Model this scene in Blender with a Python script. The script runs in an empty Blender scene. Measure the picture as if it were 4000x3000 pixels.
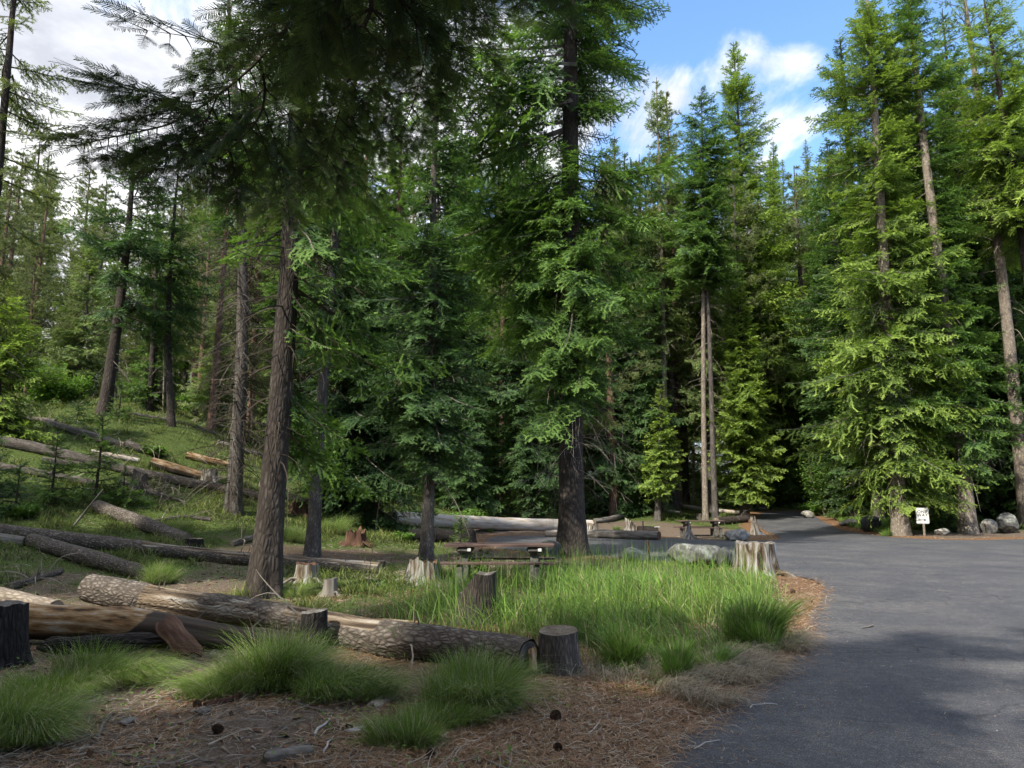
import bpy, math, random
import numpy as np
from mathutils import Vector, geometry
R = math.radians
scene = bpy.context.scene
COL = scene.collection
W0, H0, F0 = 2212.0, 1659.0, 1660.0      # measured photo frame, focal length in those pixels
PITCH = R(8.75); CAMH = 1.6

# ------------------------------------------------------------------ camera, world, sun, exposure
cam = bpy.data.cameras.new('camera'); camo = bpy.data.objects.new('camera', cam); COL.objects.link(camo)
camo.location = (0, 0, CAMH); camo.rotation_euler = (math.pi/2 + PITCH, 0, 0)
cam.sensor_width = 36; cam.lens = 36*F0/W0; cam.clip_end = 3000; cam.clip_start = .05
scene.camera = camo
SUN_DIR = Vector((-0.52, -0.64, 0.78)).normalized()      # towards the sun
sun = bpy.data.lights.new('sun', 'SUN'); sun.energy = 2.0; sun.angle = R(1.0); sun.color = (1, .93, .80)
suno = bpy.data.objects.new('sun', sun); COL.objects.link(suno)
suno.rotation_euler = SUN_DIR.to_track_quat('Z', 'Y').to_euler()
scene.view_settings.view_transform = 'Standard'; scene.view_settings.look = 'None'
scene.view_settings.exposure = 2.05; scene.view_settings.gamma = 1
cy = scene.cycles
cy.max_bounces = 6; cy.diffuse_bounces = 4; cy.glossy_bounces = 2; cy.transmission_bounces = 3; cy.transparent_max_bounces = 4
cy.use_adaptive_sampling = True; cy.adaptive_threshold = 0.02; cy.use_denoising = True
cy.caustics_reflective = False; cy.caustics_refractive = False

world = bpy.data.worlds.new('World'); scene.world = world; world.use_nodes = True
def make_world():
    nt = world.node_tree; n = nt.nodes; l = nt.links; n.clear()
    out = n.new('ShaderNodeOutputWorld'); bg = n.new('ShaderNodeBackground'); bg.inputs[1].default_value = 0.15
    sky = n.new('ShaderNodeTexSky'); sky.sky_type = 'NISHITA'; sky.sun_disc = False
    sky.sun_elevation = math.asin(SUN_DIR.z); sky.sun_rotation = math.atan2(SUN_DIR.x, SUN_DIR.y)
    sky.air_density = 1.0; sky.dust_density = .6; sky.ozone_density = 1.5; sky.altitude = 1200
    tc = n.new('ShaderNodeTexCoord'); sep = n.new('ShaderNodeSeparateXYZ'); l.new(tc.outputs['Generated'], sep.inputs[0])
    def M(op, a, b=None, c=None, clamp=False):
        m = n.new('ShaderNodeMath'); m.operation = op; m.use_clamp = clamp
        for i, v in enumerate((a, b, c)):
            if v is None: continue
            if isinstance(v, (int, float)): m.inputs[i].default_value = v
            else: l.new(v, m.inputs[i])
        return m.outputs[0]
    zc = M('MAXIMUM', sep.outputs[2], 0.0); zz = M('ADD', zc, 0.22)
    px = M('DIVIDE', sep.outputs[0], zz); py = M('DIVIDE', sep.outputs[1], zz)
    cmb = n.new('ShaderNodeCombineXYZ'); l.new(px, cmb.inputs[0]); l.new(py, cmb.inputs[1])
    def noise(scale, detail, rough, dist, off, sx=1, sy=1, rz=0):
        mp = n.new('ShaderNodeMapping'); mp.inputs['Location'].default_value = off; mp.inputs['Scale'].default_value = (sx, sy, 1)
        mp.inputs['Rotation'].default_value = (0, 0, rz)
        l.new(cmb.outputs[0], mp.inputs[0]); t = n.new('ShaderNodeTexNoise'); l.new(mp.outputs[0], t.inputs['Vector'])
        t.inputs['Scale'].default_value = scale; t.inputs['Detail'].default_value = detail; t.inputs['Roughness'].default_value = rough
        t.inputs['Distortion'].default_value = dist; return t.outputs['Fac']
    base = noise(1.5, 8, .55, .35, (3.22, 1.5, 0)); wisp = noise(3.6, 8, .62, .5, (7.62, 2.05, 0), 1, .55, .5)
    # cloud deck thicker to the left and low on the horizon, wisps to the right
    ang = M('MULTIPLY', px, -0.30); low = M('MULTIPLY', M('SUBTRACT', .50, zc), .95)
    side = M('MAXIMUM', M('MINIMUM', M('MULTIPLY', px, -.16), .115), -.045)
    cov = M('ADD', M('ADD', M('MULTIPLY', base, .50), M('MULTIPLY', wisp, .56)), M('ADD', side, M('MULTIPLY', low, .30)))
    def puff(cx, cy_, r, amt):        # fair-weather cloud banks at fixed places in the cloud layer
        dx = M('SUBTRACT', px, cx); dy = M('SUBTRACT', py, cy_); d2 = M('ADD', M('MULTIPLY', dx, dx), M('MULTIPLY', dy, dy)); return M('MULTIPLY', M('POWER', 2.718, M('MULTIPLY', d2, -1/(r*r))), amt)
    for a_ in ((.34, 1.13, .075, .12), (.40, 1.22, .10, .045), (.58, 1.22, .08, .08), (.46, 1.13, .05, .12), (.50, 1.29, .09, .12), (.27, 1.24, .10, .10), (.07, 1.10, .10, .12), (-.02, 1.3, .2, .08)): cov = M('ADD', cov, puff(*a_))
    cov = M('ADD', cov, M('MULTIPLY', M('MAXIMUM', M('MINIMUM', M('MULTIPLY', M('SUBTRACT', zc, .62), 8.0), 1.0), 0.0), .22))     # extra unseen cloud overhead, added to brighten the fill light
    mr = n.new('ShaderNodeMapRange'); mr.interpolation_type = 'SMOOTHSTEP'
    l.new(cov, mr.inputs[0]); mr.inputs[1].default_value = .50; mr.inputs[2].default_value = .62
    dens = noise(2.4, 6, .6, .2, (1.3, 5.1, 0))
    cr = n.new('ShaderNodeValToRGB'); l.new(dens, cr.inputs[0])
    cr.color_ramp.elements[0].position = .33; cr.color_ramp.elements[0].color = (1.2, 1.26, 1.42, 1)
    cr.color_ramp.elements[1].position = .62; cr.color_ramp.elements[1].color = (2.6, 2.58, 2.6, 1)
    blue = n.new('ShaderNodeMix'); blue.data_type = 'RGBA'; blue.blend_type = 'MULTIPLY'; blue.inputs[0].default_value = 1
    l.new(sky.outputs[0], blue.inputs['A']); blue.inputs['B'].default_value = (.50, .59, .66, 1)
    mix = n.new('ShaderNodeMix'); mix.data_type = 'RGBA'
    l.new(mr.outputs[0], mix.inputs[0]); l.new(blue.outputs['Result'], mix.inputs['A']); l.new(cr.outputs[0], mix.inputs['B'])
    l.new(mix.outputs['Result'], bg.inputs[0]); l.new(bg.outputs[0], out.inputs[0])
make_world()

# ------------------------------------------------------------------ pixel rays -> real points (survey helper)
FW = np.array((0, math.cos(PITCH), math.sin(PITCH))); UP = np.array((0, -math.sin(PITCH), math.cos(PITCH)))
def ray(u, v):
    return FW + (u-W0/2)/F0*np.array((1., 0, 0)) + (H0/2-v)/F0*UP
def at(u, v, Y):
    d = ray(u, v); return np.array((0, 0, CAMH)) + d*(Y/d[1])

# ------------------------------------------------------------------ noise
def _h(ix, iy, iz, s):
    n = (ix.astype(np.int64)*374761393 + iy.astype(np.int64)*668265263 + iz.astype(np.int64)*2147483647 + s*974711) & 0xffffffff
    n = ((n ^ (n >> 13))*1274126177) & 0xffffffff
    n = (n ^ (n >> 16)); n = (n*2246822519) & 0xffffffff; n = n ^ (n >> 15)
    return (n & 0xffffff)/float(0xffffff)
def vnoise(x, y, z=None, s=0):
    x = np.asarray(x, float); y = np.asarray(y, float); z = np.zeros_like(x) if z is None else np.asarray(z, float)
    xi = np.floor(x); yi = np.floor(y); zi = np.floor(z); fx = x-xi; fy = y-yi; fz = z-zi
    fx = fx*fx*(3-2*fx); fy = fy*fy*(3-2*fy); fz = fz*fz*(3-2*fz)
    def c(a, b, d): return _h(xi+a, yi+b, zi+d, s)
    def lx(b, d): return c(0, b, d)*(1-fx)+c(1, b, d)*fx
    def ly(d): return lx(0, d)*(1-fy)+lx(1, d)*fy
    return ly(0)*(1-fz)+ly(1)*fz
def fbm(x, y, z=None, s=0, o=4):
    a = .5; t = 0; tot = 0
    for i in range(o):
        t = t + a*vnoise(np.asarray(x)*2**i, np.asarray(y)*2**i, None if z is None else np.asarray(z)*2**i, s+i*17); tot += a; a *= .5
    return t/tot

# ------------------------------------------------------------------ terrain: thin plate spline through surveyed points
_cp = [(0,1300,12),(0,1150,19),(0,1010,24),(0,950,27),(0,880,36),(-200,1150,20),(-200,950,28),
       (225,1180,20),(225,1085,24),(225,1000,27.5),(225,900,32),(225,868,42),
       (450,1210,19),(450,1105,25),(450,1000,31),(450,930,36),(450,900,50),
       (570,1290,13),(680,1205,20.5),(620,1130,26),(620,1080,30),(620,1000,38),
       (850,1150,30),(850,1105,38),(850,1055,50),(850,1000,62),
       (1100,1150,40),(1100,1122,47),(1100,1060,62),(1100,1010,82),
       (1450,1108,54),(1450,1082,66),(1450,1060,90),(1690,1103,78),(1700,1126,50),(1690,1112,61),(1800,1122,50),(1860,1135,43),(1900,1122,47),(2050,1120,47),(2200,1118,48),(1780,1109,56),(1740,1100,66)]
CP = [tuple(at(*c)) for c in _cp]
for x, y in [(-14,-12),(-14,0),(-6,-12),(-3,0),(-5,5),(-6.5,9),(-5.6,12),(-2,10),(0,20),(-1,30),(2,38),(2,5),(0,-14),(10,-14),(24,-14),(10,0),(24,0),(45,-10),
             (5,12),(8,20),(12,30),(9,40),(20,22),(22,36),(40,25),(60,20),(14,44)]: CP.append((x, y, 0.))
for x, y, z in [(-60,20,6),(-52,60,9.),(-40,60,9.),(-26,60,7.5),(-53,80,10.5),(-30,80,8.5),(-60,110,12),(10,120,5),(50,120,2.5),(100,120,3),(-40,-10,2.5),(-25,8,2),(-130,60,11),(110,10,0),(30,90,1.6),(0,180,8)]: CP.append((x, y, z))
CP = np.array(CP)
def _U(r2): return np.where(r2 > 0, r2*np.log(np.maximum(r2, 1e-9)), 0)*.5
_n = len(CP); _K = _U(((CP[:, None, :2]-CP[None, :, :2])**2).sum(-1)) + np.eye(_n)*12.
_P = np.c_[np.ones(_n), CP[:, :2]]
_A = np.zeros((_n+3, _n+3)); _A[:_n, :_n] = _K; _A[:_n, _n:] = _P; _A[_n:, :_n] = _P.T
_w = np.linalg.solve(_A, np.r_[CP[:, 2], 0, 0, 0])
def tps(x, y):
    x = np.clip(np.asarray(x, float), -140, 140); y = np.clip(np.asarray(y, float), -30, 190)
    sh = x.shape; X = x.ravel(); Y = y.ravel(); out = np.zeros(len(X))
    for i in range(0, len(X), 60000):
        a = X[i:i+60000]; b = Y[i:i+60000]
        out[i:i+60000] = _U((a[:, None]-CP[None, :, 0])**2+(b[:, None]-CP[None, :, 1])**2) @ _w[:_n] + _w[_n]+_w[_n+1]*a+_w[_n+2]*b
    out = np.maximum(out, -.6)
    return out.reshape(sh)
def _march(f, u, v, y0=3., y1=170.):
    ys = np.exp(np.linspace(math.log(y0), math.log(y1), 900)); d = ray(u, v)/ray(u, v)[1]
    zz = CAMH+d[2]*ys; g = f(d[0]*ys, ys); k = np.nonzero(zz <= g)[0]
    if len(k) == 0: return np.array((d[0]*y1, y1, float(g[-1])))
    k = max(k[0], 1); a = zz[k-1]-g[k-1]; b = zz[k]-g[k]; t = a/(a-b+1e-12); Y = ys[k-1]+(ys[k]-ys[k-1])*t
    return np.array((d[0]*Y, Y, CAMH+d[2]*Y))
# road outline (asphalt edge), surveyed
_rp = [(1385,1659),(1450,1592),(1560,1520),(1690,1442),(1738,1385),(1735,1345),(1768,1292),(1785,1266),(1755,1252),(1690,1238),(1650,1228),(1575,1222),
       (1450,1214),(1330,1205),(1200,1196),(1075,1186),(1040,1172),(1062,1158),(1200,1156),(1400,1161),(1560,1167),(1692,1168),(1672,1154),(1645,1141),(1632,1127),(1640,1112),(1652,1104)]
_rq = [(1712,1103),(1742,1108),(1772,1124),(1810,1141),(1860,1152),(1920,1160),(2000,1165),(2100,1167),(2212,1165),(2350,1162)]
flat = lambda x, y: np.zeros_like(x)
ROAD = [(-1.6,-14.),(-.5,-3.),(.25,2.)]
for p in _rp:
    q = _march(flat if p[1] > 1143 else tps, p[0], p[1], 3, 82); ROAD.append((q[0], q[1]))
for p in _rq:
    q = _march(flat if p[1] > 1143 else tps, p[0], p[1], 3, 84); ROAD.append((q[0], q[1]))
ROAD += [(60., ROAD[-1][1]-3), (60., -14.)]
def _refine(poly, amp=.045):
    out = []
    for i in range(len(poly)):
        a = np.array(poly[i]); b = np.array(poly[(i+1) % len(poly)]); L = np.linalg.norm(b-a)
        near = min(np.linalg.norm(a), np.linalg.norm(b)); st = .09 if near < 10 else .3 if near < 30 else 1.5
        k = max(1, int(L/st))
        for j in range(k):
            p = a+(b-a)*j/k; f = amp*min(2.2, .6+near/16)
            out.append(p+np.array((fbm(p[0]*3, p[1]*3, s=5, o=4)-.5, fbm(p[0]*3, p[1]*3, s=9, o=4)-.5))*2*f)
    return np.array(out)
# round the corners first (Chaikin)
_rd = np.array(ROAD)
for _ in range(2):
    nx = np.roll(_rd, -1, 0); q = np.empty((len(_rd)*2, 2)); q[0::2] = _rd*.8+nx*.2; q[1::2] = _rd*.2+nx*.8; _rd = q
ROADP = _refine(_rd)
def in_poly(x, y, poly):
    x = np.asarray(x, float); y = np.asarray(y, float); ins = np.zeros(x.shape, bool); n = len(poly)
    for i in range(n):
        x0, y0 = poly[i]; x1, y1 = poly[(i+1) % n]
        if y0 == y1: continue
        c = ((y0 > y) != (y1 > y)) & (x < (x1-x0)*(y-y0)/(y1-y0)+x0)
        ins ^= c
    return ins
_RS = _rd[::2]
def road_dist(x, y):
    """signed distance to the asphalt edge, + outside"""
    x = np.asarray(x, float); y = np.asarray(y, float); d = np.full(x.shape, 1e9); n = len(_RS)
    for i in range(n):
        a = _RS[i]; b = _RS[(i+1) % n]; ab = b-a; L = (ab**2).sum()+1e-12
        t = np.clip(((x-a[0])*ab[0]+(y-a[1])*ab[1])/L, 0, 1)
        d = np.minimum(d, (x-a[0]-ab[0]*t)**2+(y-a[1]-ab[1]*t)**2)
    d = np.sqrt(d); return np.where(in_poly(x, y, _RS), -d, d)
def ss(a, b, x):
    t = np.clip((np.asarray(x, float)-a)/(b-a), 0, 1); return t*t*(3-2*t)
def base_h(x, y, rd=None):
    z = tps(x, y); near = ss(45, 40, y)            # the near pavement is level
    rd = road_dist(x, y) if rd is None else rd
    return z*(1-near*ss(2.2, .0, rd))
def terr(x, y, rd=None):
    rd = road_dist(x, y) if rd is None else rd
    m = ss(0, 1.2, rd)
    b = (fbm(np.asarray(x)*.55, np.asarray(y)*.55, s=3, o=3)-.5)*.22+(fbm(np.asarray(x)*3, np.asarray(y)*3, s=8, o=3)-.5)*.05
    return base_h(x, y, rd)+b*m+.03*ss(0, .5, rd)
def gz(x, y): return float(terr(np.array([x]), np.array([y]))[0])
def hit(u, v): return _march(terr, u, v)
# ------------------------------------------------------------------ mesh plumbing
def norm(a): return a/np.maximum(np.linalg.norm(a, axis=-1, keepdims=True), 1e-9)
def build(name, parts, mats, parent=None, smooth=False, loc=None):
    """parts: list of (V, F, mat index, attrs); attrs: {'tip': (n,), 'bk': (n,3)}"""
    nv = 0; Vs = []; idx = []; cnt = []; mi = []; A = {}; sm = []
    keys = {}
    for p in parts:
        for k, a in p[3].items(): keys[k] = a.ndim
    for V, F, m, at_ in parts:
        if len(F) == 0: continue
        Vs.append(V); idx.append((F+nv).ravel()); cnt.append(np.full(len(F), F.shape[1], np.int32)); mi.append(np.full(len(F), m, np.int32))
        for k, d in keys.items():
            A.setdefault(k, []).append(at_[k] if k in at_ else (np.zeros(len(V)) if d == 1 else np.zeros((len(V), 3))))
        nv += len(V)
    me = bpy.data.meshes.new(name)
    if nv:
        V = np.concatenate(Vs).astype(np.float32); I = np.concatenate(idx).astype(np.int32); C = np.concatenate(cnt); MI = np.concatenate(mi)
        if loc is not None: V = V-np.array(loc, np.float32)
        me.vertices.add(len(V)); me.vertices.foreach_set('co', V.ravel())
        me.loops.add(len(I)); me.loops.foreach_set('vertex_index', I)
        me.polygons.add(len(C)); st = np.concatenate(([0], np.cumsum(C)[:-1])).astype(np.int32)
        me.polygons.foreach_set('loop_start', st)
        try: me.polygons.foreach_set('loop_total', C)
        except Exception: pass
        me.polygons.foreach_set('material_index', MI)
        me.polygons.foreach_set('use_smooth', np.full(len(C), smooth, bool))
        for k, d in keys.items():
            a = me.attributes.new(k, 'FLOAT' if d == 1 else 'FLOAT_VECTOR', 'POINT')
            a.data.foreach_set('value' if d == 1 else 'vector', np.concatenate(A[k]).astype(np.float32).ravel())
        me.update(calc_edges=True)
    for m in mats: me.materials.append(m)
    o = bpy.data.objects.new(name, me); COL.objects.link(o)
    if loc is not None and parent is None: o.location = loc
    if parent is not None: o.parent = parent
    return o
def tag(o, label=None, cat=None, group=None, kind=None):
    if label: o['label'] = label
    if cat: o['category'] = cat
    if group: o['group'] = group
    if kind: o['kind'] = kind
    return o
def thing(name, label, cat, loc, group=None):
    o = bpy.data.objects.new(name, None); o.empty_display_size = .3; COL.objects.link(o); o.location = loc
    return tag(o, label, cat, group)
def copy_tree(o, parent=None):
    c = o.copy(); COL.objects.link(c); c.parent = parent
    for ch in list(o.children): copy_tree(ch, c)
    return c
def ident(V): return V

def frames(path):
    """parallel-ish frames along path (n,3)"""
    T = np.gradient(path, axis=0); T = norm(T)
    ref = np.array((0, 0, 1.)) if abs(T[:, 2]).mean() < .7 else np.array((0, 1., 0))
    A = norm(np.cross(np.broadcast_to(ref, T.shape), T)); B = np.cross(T, A)
    return T, A, B
def tube(path, rad, sides=12, rough=0., fs=3., seed=0, caps=(0, 0), flare=None, squash=None, mat=0, capmat=1, ridges=0.):
    """tapered tube; rough = radial noise in metres"""
    path = np.asarray(path, float); rad = np.broadcast_to(np.asarray(rad, float), (len(path),)).copy()
    T, A, B = frames(path); n = len(path); th = np.arange(sides)*2*math.pi/sides
    L = np.concatenate(([0], np.cumsum(np.linalg.norm(np.diff(path, axis=0), axis=1))))
    TH, LL = np.meshgrid(th, L); RR = np.repeat(rad[:, None], sides, 1)
    cx, sx = np.cos(TH), np.sin(TH)
    if rough: RR = RR+(fbm(cx*fs*.5+seed*3.1, sx*fs*.5+seed, LL*fs*.6, s=seed, o=3)-.5)*2*rough
    if ridges: RR = RR*(1+ridges*(fbm(cx*3.4+seed, sx*3.4, LL*.35, s=seed+5, o=3)-.5)*2)
    if flare is not None:      # (height, amount, lobes)
        hh, amt, lob = flare; f = np.exp(-LL/hh*2.2); ph = seed*1.7
        RR = RR*(1+amt*f*(1+.45*np.cos(TH*lob+ph)+.2*np.cos(TH*(lob+2)+ph*2)))
    V = path[:, None]+A[:, None]*(cx*RR)[..., None]+B[:, None]*(sx*RR)[..., None]
    bk = np.stack((cx*rad.mean(), sx*rad.mean(), LL), -1)
    i = np.arange(n-1)[:, None]*sides; j = np.arange(sides)[None]; j2 = (j+1) % sides
    Q = np.stack((i+j, i+j2, i+sides+j2, i+sides+j), -1).reshape(-1, 4)
    out = [(V.reshape(-1, 3), Q, mat, {'bk': bk.reshape(-1, 3)})]
    for e, c in enumerate(caps):
        if not c: continue
        k = 0 if e == 0 else n-1; ring = V[k]; cen = ring.mean(0); s = -1 if e == 0 else 1
        rings = [ring]; bks = [np.stack((cx[k]*RR[k], sx[k]*RR[k], np.zeros(sides)), -1)]
        for f in (.66, .33): rings.append(cen+(ring-cen)*f+T[k]*s*.006*(1-f)*c); bks.append(bks[0]*f)
        VV = np.concatenate(rings+[cen[None]+T[k]*s*.004]); BB = np.concatenate(bks+[np.zeros((1, 3))])
        fs_ = []
        for q in range(2):
            for a in range(sides):
                b = (a+1) % sides; f4 = (q*sides+a, q*sides+b, (q+1)*sides+b, (q+1)*sides+a); fs_.append(f4 if e else f4[::-1])
        out.append((VV, np.array(fs_), capmat, {'bk': BB}))
        tri = np.array([((2*sides+a), (2*sides+(a+1) % sides), 3*sides) if e else ((2*sides+(a+1) % sides), 2*sides+a, 3*sides) for a in range(sides)])
        out.append((VV, tri, capmat, {'bk': BB}))
    return out
def twigs(P, D, L, r, rng, droop=.4, segs=4, curl=.25, mat=0):
    """many thin curved 3-sided twigs at once"""
    n = len(P); P = np.asarray(P, float); D = norm(np.asarray(D, float)); L = np.broadcast_to(np.asarray(L, float), (n,)); r = np.broadcast_to(np.asarray(r, float), (n,))
    dr = np.broadcast_to(np.asarray(droop, float), (n,))
    side = norm(np.cross(D, rng.normal(size=(n, 3)))); pts = []
    for k in range(segs+1):
        s = k/segs
        pts.append(P+D*(L*s)[:, None]+side*(L*curl*s*s)[:, None]*1.+np.array((0, 0, -1.))*(dr*L*s*s)[:, None])
    pts = np.stack(pts, 1); T = norm(np.gradient(pts, axis=1)); A = norm(np.cross(T, np.array((.13, .31, .94)))); B = np.cross(T, A)
    V = []; 
    for k in range(3):
        a = k*2*math.pi/3; rr = r[:, None]*(1-.8*np.linspace(0, 1, segs+1))[None]
        V.append(pts+(A*math.cos(a)+B*math.sin(a))*rr[..., None])
    V = np.stack(V, 2); nn = (segs+1)*3
    base = (np.arange(n)*nn)[:, None, None]; i = (np.arange(segs)*3)[None, :, None]; j = np.arange(3)[None, None]; j2 = (j+1) % 3
    Q = np.stack((base+i+j, base+i+j2, base+i+3+j2, base+i+3+j), -1).reshape(-1, 4)
    bk = np.zeros((V.reshape(-1, 3).shape[0], 3)); bk[:, 2] = np.tile(np.repeat(np.linspace(0, 1, segs+1), 3), n)*np.repeat(L, nn)
    bk[:, 0] = np.repeat(rng.random(n)*5, nn)
    return (V.reshape(-1, 3), Q, mat, {'bk': bk}), pts
def blades(P, h, w, lean, amt, rng, mat=0, tip0=0., tint=None, flop=1.):
    """grass blades: P (n,3) roots, h height, w width, lean (n,3) horizontal unit, amt bend"""
    n = len(P); h = np.broadcast_to(h, (n,)); w = np.broadcast_to(w, (n,)); amt = np.broadcast_to(amt, (n,))
    a = rng.random(n)*6.283; S = np.stack((np.cos(a), np.sin(a), np.zeros(n)), -1)*w[:, None]*.5; Z = np.array((0, 0, 1.))
    def pt(s): return P+Z*(h*s*(1-.45*np.minimum(amt, 1.6)*s*s*flop))[:, None]+lean*(h*amt*s**1.8)[:, None]
    p0, p1, p2, p3 = pt(0), pt(.4), pt(.75), pt(1.)
    V = np.stack((p0-S, p0+S, p1-S*.95, p1+S*.95, p2-S*.6, p2+S*.6, p3), 1); b = (np.arange(n)*7)[:, None]
    Q = np.concatenate([b+np.array([[0, 1, 3, 2]]), b+np.array([[2, 3, 5, 4]])]); Tr = b+np.array([[4, 5, 6]])
    tp = np.tile(np.array((0, 0, .4, .4, .75, .75, 1.)), (n, 1)); rn = rng.random(n) if tint is None else tint
    bk = np.stack((np.repeat(rn, 7), np.repeat(rng.random(n), 7), tp.ravel()), -1)
    V = V.reshape(-1, 3)
    return [(V, Q, mat, {'bk': bk}), (V[:0], Tr[:0], mat, {'bk': bk[:0]})] if False else [(V, np.concatenate((np.concatenate((Q[:, [0, 1, 2]], Q[:, [0, 2, 3]])), Tr)), mat, {'bk': bk})]
def lumpy(c, r, seed=0, sub=3, cuts=6, rough=.08, flat_=.0):
    """rock: icosphere cut by random planes then roughened"""
    import bmesh
    bm = bmesh.new(); bmesh.ops.create_icosphere(bm, subdivisions=sub, radius=1.)
    V = np.array([v.co[:] for v in bm.verts]); F = np.array([[v.index for v in f.verts] for f in bm.faces]); bm.free()
    rg = np.random.default_rng(seed)
    for _ in range(cuts):
        nn = norm(rg.normal(size=3)*np.array((1, 1, .8))); d = rg.uniform(.55, .85); s = V@nn; V = V-nn[None]*np.maximum(s-d, 0)[:, None]*.92
    V = V*(1+(fbm(V[:, 0]*2.5+seed, V[:, 1]*2.5, V[:, 2]*2.5, s=seed, o=4)-.5)[:, None]*2*rough)
    V = V*np.array(r)
    return (V+np.array(c), F, 0, {'bk': V.copy()})
def boxp(c, s, rz=0., bev=.006, mat=0, seed=None):
    """chamfered box"""
    import bmesh
    bm = bmesh.new(); bmesh.ops.create_cube(bm, size=1.)
    for v in bm.verts: v.co = Vector((v.co.x*s[0], v.co.y*s[1], v.co.z*s[2]))
    bmesh.ops.bevel(bm, geom=bm.edges[:], offset=bev, segments=1, affect='EDGES')
    bmesh.ops.triangulate(bm, faces=bm.faces[:])
    V = np.array([v.co[:] for v in bm.verts]); F = np.array([[v.index for v in f.verts] for f in bm.faces]); bm.free()
    bk = V.copy(); cr, sr = math.cos(rz), math.sin(rz)
    X = V[:, 0]*cr-V[:, 1]*sr; Y = V[:, 0]*sr+V[:, 1]*cr
    return (np.stack((X, Y, V[:, 2]), -1)+np.array(c), F, mat, {'bk': bk})

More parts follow.
